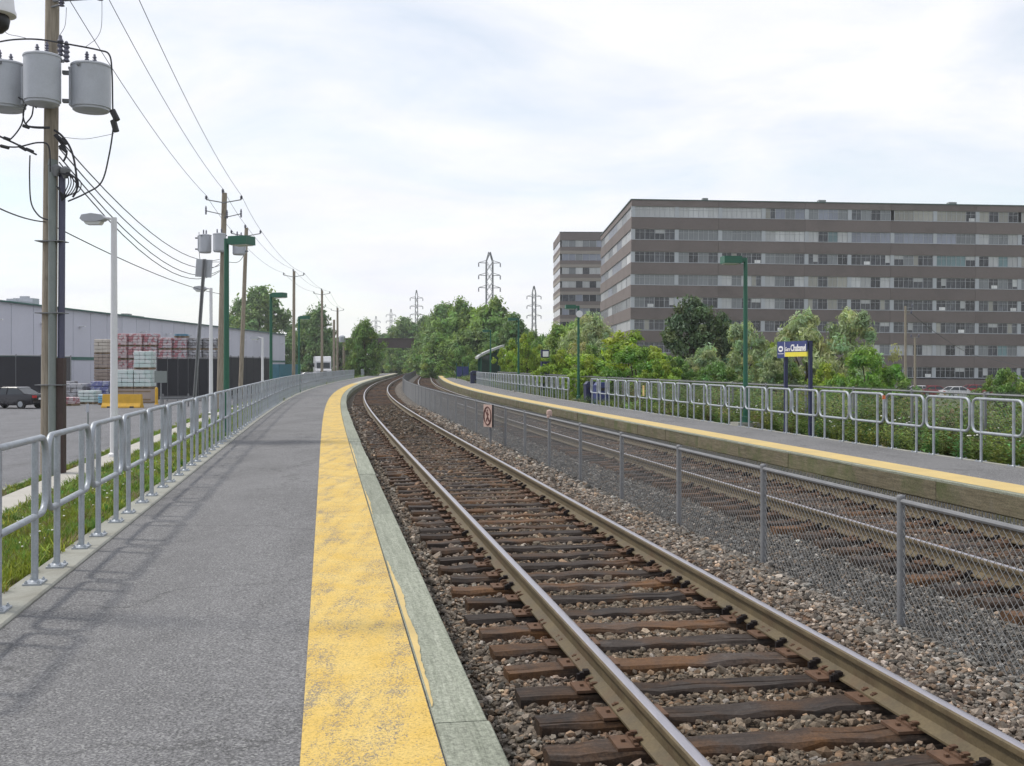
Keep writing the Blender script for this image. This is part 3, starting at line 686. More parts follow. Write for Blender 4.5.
def pole(label, px, Z, top, r0, r1, lean=0.0, arms=True, armlen=0.95, name='utility_pole'):
    b = pole_base(px, Z); t = thing(name, label, 'utility pole', b, 0, 'wooden utility poles along the road'); h = top-b.z
    MB().tube([(lean*k/6, 0, -0.15+(h+0.15)*k/6) for k in range(7)], [r0+(r1-r0)*k/6 for k in range(7)], 14).build('pole', MT['polewood'], t)
    ins = []
    if arms:
        for sx in (-1, 1):
            MB().tube([(lean, -r1, h-0.55), (lean+sx*armlen, -r1, h-0.38)], 0.03, 6).build('arm', MT['galv_dull'], t)
            insulator(MB(), (lean+sx*armlen, -r1, h-0.36), 0.08, 0.2).build('insulator', MT['porcelain'], t); ins.append(b+Vector((lean+sx*armlen, -r1, h-0.15)))
        insulator(MB(), (lean-0.05, -r1, h-0.02), 0.08, 0.22).build('insulator', MT['porcelain'], t); ins.insert(1, b+Vector((lean-0.05, -r1, h+0.2)))
    return t, b, h, ins
Z1 = 24.0
p1, b1, h1, ins1 = pole('thick wooden utility pole with three transformers nearest the camera at left', 48, Z1, 12.2, 0.165, 0.145, 0.12)
def W(px, py, Z, b): return Vector((pix(px, Z), Z, zat(py, Z)))-b
c = W(92, 112, Z1, b1); transformer(p1, (c.x, -0.05, c.z), R(100), 0.42, 1.05)
c = W(42.5, 105, Z1-0.55, b1); transformer(p1, (c.x, -0.56, c.z), R(0), 0.385, 1.10)
c = W(8, 112, Z1, b1); transformer(p1, (c.x, -0.15, c.z), R(-95), 0.44, 1.05)
# pipes clipped to the pole
zt = zat(168, Z1)-b1.z
MB().tube([(0.18, -0.2, 0), (0.18, -0.2, zt)], 0.085, 10).tube([(0.18, -0.2, zt), (0.21, -0.2, zt+0.15)], 0.10, 10).build('conduit', MT['conduit'], p1)
zb = zat(358, Z1)-b1.z
MB().tube([(0.34, -0.1, zb), (0.36, -0.1, zt-0.1)], 0.075, 10).build('conduit', MT['bluepipe'], p1)
MB().box(0.33, -0.1, zb/2, 0.18, 0.16, zb).build('cable_guard', MT['brownguard'], p1)
for z in (zb-0.6, zb+1.0, zb+2.6): MB().box(0.13, -0.1, z, 0.60, 0.40, 0.018).build('strap', MT['galv_dull'], p1, smooth=False)
def curve_pts(pts, n=8):
    """smooth run through the given points"""
    P_ = [Vector(p) for p in pts]; out = []
    for i in range(len(P_)-1):
        p0 = P_[max(i-1, 0)]; a = P_[i]; b = P_[i+1]; p3 = P_[min(i+2, len(P_)-1)]
        for k in range(n):
            t = k/n; out.append(0.5*((2*a)+(b-p0)*t+(2*p0-5*a+4*b-p3)*t*t+(3*a-p0-3*b+p3)*t**3))
    return out+[P_[-1]]
def cable(pxs, r, mat='cable', name='cable', dz=-0.3, Z=Z1):
    pts = [W(x, y, Z, b1)+Vector((0, dz-0.02*i, 0)) for i, (x, y) in enumerate(pxs)]
    return MB().tube(curve_pts(pts), r*0.68, 6).build(name, MT[mat], p1)
cable([(0, 47), (20, 44), (45, 44), (75, 49), (105, 55), (116, 60), (119, 78), (120, 110), (121, 130), (117, 160), (110, 186), (95, 197), (78, 205)], 0.028)
for a, b_ in (((118, 114), (123, 124)), ((119, 124), (122, 135))):
    MB().tube([W(*a, Z1, b1)+Vector((0, -.35, 0)), W(*b_, Z1, b1)+Vector((0, -.35, 0))], 0.07, 8).build('connector', MT['black'], p1)
cable([(33, 65), (34, 100), (30, 118), (36, 130), (57, 132)], 0.026)
cable([(45, 68), (41, 95), (39, 118), (34, 129), (57, 131)], 0.026)
cable([(30, 112), (28, 128), (18, 142), (12, 142), (0, 136)], 0.026)
cable([(-4, 134), (10, 141), (25, 148), (36, 154), (44, 158)], 0.03)
cable([(0, 146), (10, 149), (25, 150), (45, 146), (56, 150), (58, 175)], 0.026)
cable([(-4, 84), (12, 93), (25, 101), (36, 106), (44, 112)], 0.022)
cable([(36, 158), (36, 180), (38, 205), (46, 218), (55, 222)], 0.024)
cable([(60, 133), (68, 139), (76, 150), (81, 165), (84, 190), (80, 200)], 0.036)
cable([(60, 138), (66, 145), (73, 155), (70, 165)], 0.034)
cable([(68, 140), (90, 142), (110, 139), (120, 137)], 0.008, 'wirecable')
for k in range(6):
    x = 68+k*3; cable([(66, 176), (x+2, 172+k*2), (x+6, 184+k), (x+2, 196), (68+k, 203-k), (66, 190)], 0.018, dz=-0.25-0.03*k)
for (a, b_) in (((8, 149), (16, 151)), ((11, 141), (17, 143)), ((30, 129), (36, 131)), ((26, 149), (33, 153)), ((33, 152), (40, 155)), ((62, 138), (73, 147)), ((66, 149), (73, 155))):
    MB().tube([W(*a, Z1, b1)+Vector((0, -.34, 0)), W(*b_, Z1, b1)+Vector((0, -.34, 0))], 0.038, 8).build('connector', MT['black'], p1)
for (x, y) in ((61, 171), (70, 173)):
    q = W(x, y, Z1, b1); MB().lathe([(0.05, -0.16), (0.11, -0.02), (0.12, 0.04), (0.03, 0.1)], 10, (q.x, -0.25, q.z)).build('weatherhead', MT['galv_dull'], p1)
# line post insulators and cut-outs between pole top and cans
for (x, y0, y1) in ((66, 40, 60), (72, 46, 66), (67, -2, 11), (105, -6, 5)):
    q = W(x, y1, Z1, b1); insulator(MB(), (q.x, -0.3, q.z), 0.075, (y1-y0)/F*Z1).build('cutout', MT['porcelain'], p1)
    MB().tube([(0.1, -0.1, q.z+0.05), (q.x, -0.3, q.z+0.05)], 0.025, 6).build('arm', MT['galv_dull'], p1)
cable([(107, 0), (107, 30), (103, 42), (97, 48), (92, 52)], 0.009, 'wirecable')
cable([(72, 12), (71, 30), (66, 40)], 0.009, 'wirecable'); cable([(7, 30), (14, 38), (26, 41), (33, 43)], 0.009, 'wirecable')

p2, b2, h2, ins2 = pole('wooden utility pole with three transformers behind the green lamp post', 219.5, 58.0, 10.95, 0.18, 0.14, 0.27)
Z2 = 58.0
for (x, y, rz, dy) in ((205, 253, 100, 0), (222, 253, 0, -0.5), (239, 255, -100, 0)):
    c = W(x, y, Z2, b2); transformer(p2, (c.x, dy, c.z), R(rz), 0.34, 1.0)
for (x, y) in ((207, 215), (228, 219), (242, 218)):
    q = W(x, y, Z2, b2); insulator(MB(), (q.x, -0.2, q.z), 0.06, 0.45).build('cutout', MT['porcelain'], p2)
    MB().tube([(0.25, -0.1, q.z+0.0), (q.x, -0.2, q.z+0.2)], 0.025, 6).build('arm', MT['galv_dull'], p2)
q = [W(199, 232, Z2, b2), W(199, 250, Z2, b2), W(202, 266, Z2, b2), W(212, 268, Z2, b2), W(222, 262, Z2, b2)]
MB().tube(curve_pts(q), 0.015, 5).build('cable', MT['cable'], p2)
q = [W(212, 262, Z2, b2), W(226, 262, Z2, b2), W(238, 262, Z2, b2), W(244, 255, Z2, b2)]
MB().tube(curve_pts(q), 0.015, 5).build('cable', MT['cable'], p2)
p3, b3, h3, ins3 = pole('slim leaning wooden pole just right of the transformers and green lamp', 240, 70.0, 10.6, 0.15, 0.12, 0.42)
p4, b4, h4, ins4 = pole('wooden pole right of the first white lamp and second green lamp', 293.5, 101.0, 10.5, 0.17, 0.13, 0.05)
p5, b5, h5, ins5 = pole('wooden pole standing in front of the white truck', 322, 128.0, 10.6, 0.17, 0.13, 0.0)
p6, b6, h6, ins6 = pole('farthest tall wooden pole of the cluster beside the lone tree', 337.5, 165.0, 10.5, 0.2, 0.15, 0.0)
p7, b7, h7, ins7 = pole('short thick pole at the left of the far pole cluster', 334, 150.0, 8.0, 0.2, 0.16, 0.0, arms=False)
p8, b8, h8, ins8 = pole('short pole at the right of the far pole cluster', 344, 170.0, 6.2, 0.22, 0.2, 0.0, arms=False)
MB().lathe([(0.45, 0), (0.5, 0.1), (0.5, 0.9), (0.2, 1.1)], 12, (-0.2, -0.6, h8-0.9)).build('transformer', MT['grey_can'], p8)
# spans
def span(points, sags, r, label, name='power_line', mat='wirecable', group='power lines strung along the road'):
    pts = []
    for i in range(len(points)-1):
        a, b_ = Vector(points[i]), Vector(points[i+1])
        for k in range(14):
            t = k/14; q = a.lerp(b_, t); q.z -= sags[i]*4*t*(1-t); pts.append(q)
    pts.append(Vector(points[-1])); o = MB().tube(pts, r, 5).build(name, MT[mat]); o.data.transform(Matrix.Translation(-pts[0])); o.location = pts[0]
    return tag(o, label, 'power line', group)
for i, nm in enumerate(('left', 'middle', 'right')):
    a = ins1[i].copy()
    span([a, ins2[i], ins3[i], ins4[i], ins5[i], ins6[i]], [0.55, 0.1, 0.5, 0.4, 0.5], 0.011, '%s of the three thin wires joining the pole tops' % nm)
for i, (y1, y2) in enumerate(((141, 262), (150, 268), (158, 273), (164, 274))):
    a = Vector((pix(63, Z1), Z1-0.2, zat(y1, Z1))); e = Vector((pix(197, Z2-2), Z2-0.5, zat(y2, Z2)))
    e2 = Vector((pix(221, Z2), Z2-0.3, zat(y2-2, Z2)))
    span([a, e2], [0.9+0.12*i], 0.015, '%s of the four cables sagging between the two transformer poles' % ('highest', 'second highest', 'third highest', 'lowest')[i], 'service_cable', 'cable', 'cables between the transformer poles')
a0 = Vector((pix(-60, 15), 15, zat(172, 15))); a1 = Vector((pix(46, Z1), Z1, zat(222, Z1))); a2 = Vector((pix(221, Z2), Z2, zat(294, Z2)))
a3 = Vector((pix(240, 70), 70, zat(315, 70)))
span([a0, a1, a2, a3], [0.15, 0.25, 0.15], 0.014, 'low dark cable crossing behind the near pole and white lamp', 'telephone_cable', 'cable', None)

# ------------------------------------------------------------------ lamp posts
def green_lamp(label, X, Y, z0, h, direction, rz, block=True):
    t = thing('lamp_post', label, 'lamp post', (X, Y, z0), rz, 'green lamp posts of the platforms')
    MB().tube([(0, 0, 0.02), (0, 0, h*0.5), (0, 0, h-0.03)], [0.068, 0.060, 0.055], 12).build('pole', MT['green_paint'], t)
    MB().box(0, 0, 0.02, 0.3, 0.3, 0.03).lathe([(0.1, 0.03), (0.1, 0.16), (0.08, 0.18)], 12).build('base_plate', MT['green_paint'], t)
    if block: MB().box(0, 0, -0.12, 0.62, 0.62, 0.26).build('concrete_footing', MT['concrete'], t, smooth=False)
    MB().box(direction*0.10, 0, h-0.09, 0.26, 0.09, 0.11).build('arm', MT['green_paint'], t, smooth=False)
    hd = MB(); hd.prism([(-0.19, -0.10), (0.19, -0.10), (0.18, 0.09), (-0.18, 0.09)], direction*0.16, direction*0.64, 'x').build('lamp_head', MT['green_paint'], t, smooth=False).location = (0, 0, h-0.09)
    MB().box(direction*0.42, 0, h-0.198, 0.38, 0.28, 0.02).build('lens', MT['lens'], t, smooth=False)
    return t
MT['lens'] = pmat('lamp_lens', (0.6, 0.62, 0.6), 0.2, 0, 0.05, 3, 20)
for (px, Z, lab) in ((226.5, 24.2, 'green platform lamp post in front of the second transformer pole'), (271, 42.8, 'green platform lamp post before the teal container'), (299, 62.7, 'smallest green lamp post at left, beside the parked cars')):
    X = pix(px, Z); dd = d_at(X, Z); s = s_at(Z, dd); green_lamp(lab, X, Z, -0.02, 4.52, 1, -head(s)-R(30))
for (px, Z, lab) in ((745.5, 28.5, 'tall green lamp post before the big office building, right platform'), (578.5, 51.3, 'green lamp post in the railing gap, carrying a round loudspeaker'), (518.5, 65.0, 'green lamp post standing right of the shelter'), (490.5, 87.0, 'thin green lamp post in front of the shelter')):
    X = pix(px, Z); dd = d_at(X, Z); s = s_at(Z, dd); lp = green_lamp(lab, X, Z, ground_z(X, Z)+0.14, 4.5-ground_z(X, Z)-0.14, -1, -head(s)-R(2))
    if px == 578.5:
        hb = 4.5-0.33
        MB().lathe([(0.30, 0), (0.27, 0.06), (0.16, 0.08), (0.12, 0.22), (0.08, 0.3)], 16).build('loudspeaker', MT['white_paint'], lp).matrix_local = Matrix.Translation((-0.02, -0.36, hb-0.1)) @ Matrix.Rotation(R(-90), 4, 'X') @ Matrix.Scale(0.55, 4)
def white_lamp(label, px, Z, h, z0, armlen=0.62):
    t = thing('street_lamp', label, 'street lamp', (pix(px, Z), Z, z0), 0, 'white street lamps beside the road')
    MB().tube([(0, 0, 0), (0, 0, h*0.5), (0, 0, h)], [0.105, 0.09, 0.075], 12).lathe([(0.15, 0), (0.15, 0.12), (0.105, 0.16)], 12).build('pole', MT['white_paint'], t)
    MB().tube([(0, 0, h-0.05), (-0.15, 0, h-0.02), (-0.3, 0, h)], 0.035, 8).build('arm', MT['white_paint'], t)
    MB().prism([(-0.85, 0.02), (-0.80, 0.12), (-0.55, 0.16), (-0.28, 0.12), (-0.2, 0.02), (-0.28, -0.03), (-0.5, -0.06), (-0.78, -0.05)], -0.16, 0.16, 'y').build('lamp_head', MT['grey_can'], t).location = (0, 0, h-0.06)
    MB().prism([(-0.76, 0), (-0.3, 0), (-0.36, -0.08), (-0.7, -0.08)], -0.13, 0.13, 'y').build('lens', MT['lens'], t).location = (0, 0, h-0.11)
    return t
white_lamp('tall white street lamp nearest the camera beside the thick pole', 114, 28.2, 6.35, -0.85)
white_lamp('white street lamp behind the tilted sign post', 211, 53, 6.3, -0.86)
white_lamp('small white street lamp left of the teal container', 262.5, 76, 4.5, -0.9)
# dome camera on its own post just left of the frame, arm over the platform
t = thing('security_camera', 'white dome camera hanging into the top left corner', 'security camera', (-4.95, 7.45, -0.12))
hz = 4.32
MB().tube([(0, 0, -0.1), (0, 0, hz+0.1)], 0.075, 12).lathe([(0.14, 0), (0.14, 0.05), (0.08, 0.1)], 12).build('post', MT['galv'], t)
MB().tube([(0, 0, hz), (0.7, -0.05, hz+0.05), (1.38, -0.1, hz+0.02)], 0.03, 8).build('arm', MT['galv'], t)
MB().lathe([(0.03, 0.18), (0.08, 0.16), (0.115, 0.08), (0.125, -0.02), (0.135, -0.04), (0.135, -0.06), (0.11, -0.065)][::-1], 20, (1.4, -0.1, hz-0.13)).build('housing', MT['white_paint'], t)
MB().lathe([(0.085, 0.0), (0.095, -0.03), (0.085, -0.08), (0.05, -0.115), (0.01, -0.125)][::-1], 16, (1.4, -0.1, hz-0.195)).build('dome', MT['black'], t)
# tilted sign post seen from behind
Zs = 33.0; bx = pix(191, Zs); t = thing('sign_post', 'tilted perforated steel post with the back of a road sign', 'sign', (bx, Zs, -0.84))
top = Vector((pix(204.5, Zs)-bx, 0.0, zat(259, Zs)+0.84))
mb = MB(); 
for k in range(2): mb.tube([(-0.035+0.07*k, 0, -0.1), (top.x-0.035+0.07*k, 0, top.z)], 0.022, 6)
mb.tube([(0, 0.02, -0.1), (top.x, 0.02, top.z)], 0.03, 4); mb.build('post', MT['galv_dull'], t)
sg = MB().box(0, 0.07, -0.28, 0.5, 0.012, 0.55).build('sign_plate', MT['grey_can'], t, smooth=False); sg.location = (top.x-0.02, 0, top.z); sg.rotation_euler = (0, R(4), 0)

# ------------------------------------------------------------------ warehouse and yard on the left
MT['wh_panel'] = pmat('pale_cladding', (0.56, 0.56, 0.63), 0.6, 0, 0.05, 0.3, 3, rnd=0.05)
MT['wh_trim'] = pmat('green_trim', (0.03, 0.12, 0.10), 0.5, 0, 0.15, 1, 8)
MT['teal'] = pmat('teal_paint', (0.045, 0.15, 0.20), 0.5, 0, 0.15, 0.8, 6)
MT['roofing'] = pmat('roofing', (0.10, 0.10, 0.105), 0.9, 0, 0.2, 0.5, 8)
MT['darkint'] = pmat('dark_doorway', (0.02, 0.02, 0.022), 0.8, 0, 0.2, 2, 10)
A = Vector((pix(-40, 97), 97.0, -0.95)); Bv = Vector((pix(285, 217), 217.0, -0.95)); Lw = (Bv-A).length; rzw = math.atan2(Bv.y-A.y, Bv.x-A.x)
wh = thing('warehouse', 'long pale grey warehouse with green trim behind the storage yard', 'warehouse', A, rzw)
HWL = 8.85
MB().box(Lw/2, 25.2, HWL/2-0.1, Lw-0.3, 50, HWL-0.3).build('wall', MT['wh_trim'], wh, smooth=False)
npan = 26; pw = Lw/npan
for i in range(npan):
    MB().box((i+0.5)*pw, 0.06, 4.55, pw-0.10, 0.16, 8.7).build('panel', MT['wh_panel'], wh, smooth=False)
for i in range(10): MB().box(Lw-0.05, (i+0.5)*5, 4.55, 0.16, 4.9, 8.7).build('panel', MT['wh_panel'], wh, smooth=False)
MB().box(Lw/2, 24.9, HWL-0.02, Lw+0.15, 50.6, 0.13).build('roof', MT['wh_trim'], wh, smooth=False)
MB().box(Lw/2, -0.06, 3.35, Lw, 0.06, 0.35).build('green_band', MT['wh_trim'], wh, smooth=False)
for i in range(1, npan, 2):
    x = (i+0.35)*pw
    MB().box(x, -0.35, 7.0, 0.35, 0.7, 0.14).tube([(x, -0.02, 6.8), (x, -0.3, 6.95)], 0.04, 5).build('wall_light', MT['white_paint'], wh, smooth=False)
for i in (0, 2, 4, 9, 12, 16, 19):
    MB().box((i+0.5)*pw, -0.05, 1.6, 3.2, 0.12, 3.0).build('dock_door', MT['teal'] if i % 3 else MT['darkint'], wh, smooth=False)
for (x, w, h) in ((28, 3.5, 1.1), (30.5, 1.6, 1.6), (46, 2.0, 0.7), (62, 5.5, 1.0), (67, 2.2, 0.7)):
    q = MB(); q.box(x, 9, HWL+h/2+0.1, w, 2.4, h); q.box(x-w*0.2, 9, HWL+h+0.2, w*0.3, 1.0, 0.3); q.build('roof_unit', MT['grey_can'] if h > 1 else MT['conduit'], wh, smooth=False)

def yard_fence(label, x0, x1, Z0, Z1_, zt, n):
    a = Vector((pix(x0, Z0), Z0, -0.955)); b_ = Vector((pix(x1, Z1_), Z1_, -0.955)); L = (b_-a).length
    t = thing('screened_fence', label, 'fence', a, math.atan2(b_.y-a.y, b_.x-a.x)); h = zt+0.955
    w = L/n
    for i in range(n+1): MB().tube([(i*w, 0.05, 0), (i*w, 0.05, h+0.12)], 0.045, 8).build('post', MT['galv_dull'], t)
    for i in range(n):
        MB().box((i+0.5)*w, 0, h/2+0.06, w-0.06, 0.025, h-0.16).build('screen', MT['black_screen'], t, smooth=False)
    MB().tube([(0, 0.05, h+0.04), (L, 0.05, h+0.04)], 0.03, 6).build('top_rail', MT['galv_dull'], t)
    return t
yard_fence('black screened fence behind the dark parked car', -60, 41, 75, 75, zat(356, 75), 4)
yard_fence('narrow black screened gate panel right of the conduits', 58, 70, 78, 76, zat(357, 76), 1)
yard_fence('long black screened fence right of the white-green pallet stacks', 157, 218, 76, 80, zat(358.5, 78), 6)
yard_fence('black screened fence between the green lamp posts', 223, 272, 81, 100, zat(357.5, 90), 7)

def wrapped(name, label, X, Y, z, w, h, m, m2=None, group=None, rz=0.0):
    """shrink-wrapped load on a pallet: bulging rows of packages"""
    t = thing(name, label, 'pallet load', (X, Y, z), rz, group); rr = random.Random(int(X*77+z*13))
    p = MB(); p.box(0, 0, 0.03, w, w, 0.03); p.box(0, 0, 0.115, w, w, 0.03)
    for q in (-1, 0, 1): p.box(q*w*0.42, 0, 0.072, 0.1, w, 0.06)
    p.build('pallet', MT['pallet'], t, smooth=False)
    rows = 4; rh = (h-0.13)/rows; nc = 3
    for r in range(rows):
        b = MB()
        for i in range(nc):
            for j in range(nc):
                if 0 < i < nc-1 and 0 < j < nc-1 and r < rows-1: continue
                cw = w/nc; cx = (i-(nc-1)/2)*cw+rr.uniform(-.015, .015); cy = (j-(nc-1)/2)*cw+rr.uniform(-.015, .015)
                e = 0.05; pr = [(cw*0.46, 0), (cw*0.66, e*0.6), (cw*0.66, rh-e*0.6), (cw*0.5, rh-0.01)]
                vs = []; fs = []
                for (rad, zz_) in pr:
                    for (sx, sy) in ((-1, -1), (1, -1), (1, 1), (-1, 1)): vs.append((cx+sx*rad*0.72, cy+sy*rad*0.72, 0.13+r*rh+zz_))
                for k in range(3):
                    for q in range(4): fs.append((k*4+q, k*4+(q+1) % 4, (k+1)*4+(q+1) % 4, (k+1)*4+q))
                fs += [(3, 2, 1, 0), (12, 13, 14, 15)]; b.add(vs, fs)
        b.build('package_layer', (m2 if (m2 and r % 2) else m), t, smooth=False)
    return t
def packmat(name, a, b_, sc=3.0):
    m, nt, bs = newmat(name); v = coords(nt); vc = voro(nt, v, sc); g_ = nd(nt, 'ShaderNodeSeparateColor'); nt.links.new(vc, g_.inputs[0])
    n = noise(nt, v, 5, 4); c_ = mixc(nt, ramp(nt, g_.outputs[0], [(0.45, 0.0), (0.55, 1.0)]), a, b_); c_ = mixc(nt, ramp(nt, n, [(0.55, 0), (0.7, 0.6)]), c_, (0.62, 0.60, 0.62))
    nt.links.new(c_, bs.inputs['Base Color']); bs.inputs['Roughness'].default_value = 0.35; return m
MT['pallet'] = pmat('pallet_wood', (0.25, 0.18, 0.11), 0.85, 0, 0.25, 4, 30)
MT['pk_red'] = packmat('red_white_wrap', (0.46, 0.19, 0.21), (0.60, 0.50, 0.51), 5)
MT['pk_red2'] = packmat('red_grey_wrap', (0.42, 0.16, 0.19), (0.46, 0.43, 0.46), 6)
MT['pk_white'] = packmat('white_green_wrap', (0.52, 0.62, 0.60), (0.60, 0.66, 0.65), 2)
MT['pk_grey'] = packmat('grey_wrap', (0.36, 0.36, 0.39), (0.20, 0.19, 0.2), 3)
MT['pk_blue'] = packmat('blue_wrap', (0.12, 0.13, 0.30), (0.3, 0.32, 0.42), 3)
MT['pk_cyan'] = packmat('light_blue_wrap', (0.2, 0.45, 0.62), (0.45, 0.6, 0.7), 2)
MT['pk_cream'] = pmat('cream_board', (0.55, 0.50, 0.44), 0.7, 0, 0.08, 2, 20)
MT['pk_tan'] = pmat('tan_board', (0.38, 0.31, 0.27), 0.8, 0, 0.1, 2, 20)
def X_at(px, Z): return pix(px, Z)
Zy = 82.0; w = 1.02
cols = [('pk_red', 'pk_red'), ('pk_red', 'pk_red'), ('pk_red', 'pk_red2'), ('pk_red2', 'pk_red'), ('pk_red2', 'pk_red2'), ('pk_grey', 'pk_grey'), ('pk_grey', 'pk_grey')]
x0 = pix(122, Zy); hh = 1.0
names = ['leftmost', 'second', 'third', 'fourth', 'fifth', 'sixth', 'seventh']
for i, (ma, mb_) in enumerate(cols):
    for lev in range(5 if i < 5 else 5):
        hh = 1.0 if i < 3 else 0.94
        zz_ = -0.955+lev*hh
        col = 'red and white' if ma != 'pk_grey' else 'grey'
        wrapped('pallet_load', '%s wrapped load, %s column from the white lamp, tier %s from the ground' % (col, names[i], ('one', 'two', 'three', 'four', 'five')[lev]), x0+i*(w+0.05), Zy+random.uniform(-.05, .05)+0.25*i, zz_, w, hh, MT[ma], MT[mb_], 'wrapped loads stacked in the yard', 0)
wrapped('pallet_load', 'light blue wrapped load on top of the red stacks', x0+4*(w+0.05), Zy+1.0, -0.955+5*hh, w*0.9, 0.3, MT['pk_cyan'])
Zw = 73.0
for (px, lev, nm) in ((127.5, 1, 'upper load of the left white-green wrapped stack'), (145, 1, 'middle load of the right white-green wrapped stack'), (145, 2, 'topmost load of the right white-green wrapped stack')):
    wrapped('pallet_load', nm, pix(px, Zw), Zw, -0.955+0.98+(lev-1)*1.3 if lev == 1 else -0.955+0.98+1.3, 1.15, 1.3 if lev == 1 else 1.25, MT['pk_white'], None, 'white-green wrapped loads')
for px, nm in ((127.5, 'left tan crate beneath the white-green loads'), (145, 'right tan crate beneath the white-green loads')):
    t = thing('crate', nm, 'crate', (pix(px, Zw), Zw, -0.955), 0, 'tan crates under the white loads')
    MB().box(0, 0, 0.53, 1.17, 1.17, 0.86).build('box', MT['pk_tan'], t, smooth=False); MB().box(0, 0, 0.05, 1.15, 1.15, 0.1).build('pallet', MT['pallet'], t, smooth=False)
    MB().box(0, -0.59, 0.25, 1.17, 0.02, 0.1).build('batten', MT['pallet'], t, smooth=False); MB().box(0, -0.59, 0.8, 1.17, 0.02, 0.1).build('batten', MT['pallet'], t, smooth=False)
# beige loads left of the white lamp, up on tall stacks, and a jumble of wrapped goods in the gateway
Zb = 80.0
for lev in range(4):
    wrapped('pallet_load', 'cream boxed load left of the red stacks, tier %s' % ('one', 'two', 'three', 'four')[lev], pix(103, Zb), Zb, -0.955+lev*1.13, 0.98, 1.13, MT['pk_tan'] if lev < 3 else MT['pk_cream'], None, 'cream loads')
for (px, Z, z, w_, h_, m_, lab) in ((78, 72, -0.955, 1.2, 1.35, 'pk_grey', 'grey wrapped load in the gateway beside the black gate panel'), (67, 73, -0.955, 1.0, 1.5, 'pk_grey', 'tall pale wrapped load behind the black gate panel'),
                                    (90, 71, -0.955, 1.1, 0.9, 'pk_white', 'low white wrapped bags left of the white lamp'), (102, 72.5, -0.955, 1.2, 1.5, 'pk_blue', 'blue and grey wrapped load behind the white lamp'),
                                    (70, 68, -0.955, 0.9, 0.55, 'pk_red', 'small heap of red and white wrapped bags on the ground'), (108, 69.5, -0.955, 1.0, 0.7, 'pk_cyan', 'pale blue wrapped bags behind the yellow barrier')):
    wrapped('pallet_load', lab, pix(px, Z), Z, z, w_, h_, MT[m_], None, None, random.uniform(-.2, .2))
# yellow barrier
t = thing('concrete_barrier', 'yellow painted concrete barrier in front of the crates', 'barrier', (pix(122.5, 64.7), 64.7, -0.955), R(-4))
MB().prism([(-0.3, 0), (0.3, 0), (0.3, 0.08), (0.16, 0.3), (0.09, 0.82), (-0.09, 0.82), (-0.16, 0.3), (-0.3, 0.08)], -1.2, 1.2, 'x').build('body', MT['ywarn'], t, smooth=False)
for x in (-0.7, 0.7): MB().box(x, -0.27, 0.05, 0.25, 0.1, 0.1).build('lifting_slot', MT['black'], t, smooth=False)
t = thing('bollard', 'yellow steel bollard at the corner of the tan crates', 'bollard', (pix(156.5, 70), 70, -0.955)); MB().tube([(0, 0, 0), (0, 0, 1.05)], 0.1, 12).lathe([(0.1, 1.05), (0.07, 1.11), (0.01, 1.13)], 12).build('post', MT['ywarn'], t); MB().lathe([(0.15, 0), (0.15, 0.03), (0.1, 0.05)], 12).build('collar', MT['ywarn'], t)
t = thing('road_sign', 'square sign seen from behind on a grey post', 'sign', (pix(161, 62), 62, -0.955))
MB().tube([(0, 0, 0), (0, 0, 2.25)], 0.04, 8).build('post', MT['galv_dull'], t); MB().box(0, -0.05, 1.9, 0.72, 0.02, 0.68).build('sign_plate', MT['conduit'], t, smooth=False)
t = thing('guard_rail', 'low grey guard rail before the black fence', 'guard rail', (pix(163, 66), 66, -0.955), R(18))
for i in range(5): MB().box(i*1.5, 0.08, 0.4, 0.1, 0.1, 0.8).build('post', MT['galv_dull'], t, smooth=False)
MB().prism([(0, 0.45), (0.05, 0.5), (0, 0.56), (0.05, 0.62), (0, 0.68), (0.02, 0.68), (0.07, 0.62), (0.02, 0.56), (0.07, 0.5), (0.02, 0.45)], -0.2, 6.4, 'x').build('rail', MT['galv_dull'], t, smooth=False)
t = thing('marker_post', 'slim grey marker post on the far side of the road', 'post', (pix(88, 46), 46, -0.955)); MB().tube([(0, 0, 0), (0, 0, 0.95)], 0.035, 8).build('post', MT['conduit'], t); MB().box(0, -0.045, 0.72, 0.13, 0.012, 0.35).build('reflector', MT['grey_can'], t, smooth=False)
# teal container
t = thing('container', 'blue-green shipping container by the far end of the warehouse', 'container', (pix(270, 112), 114, -0.955), R(80))
b = MB(); b.box(1.5, 0, 1.4, 6.0, 2.4, 2.6)
b.build('body', MT['teal'], t, smooth=False)
for i in range(24): MB().box(-1.4+i*0.25, 1.21, 1.4, 0.11, 0.05, 2.4).build('rib', MT['teal'], t, smooth=False)
MB().box(-1.52, 0, 1.4, 0.05, 2.3, 2.45).build('door', MT['teal'], t, smooth=False)

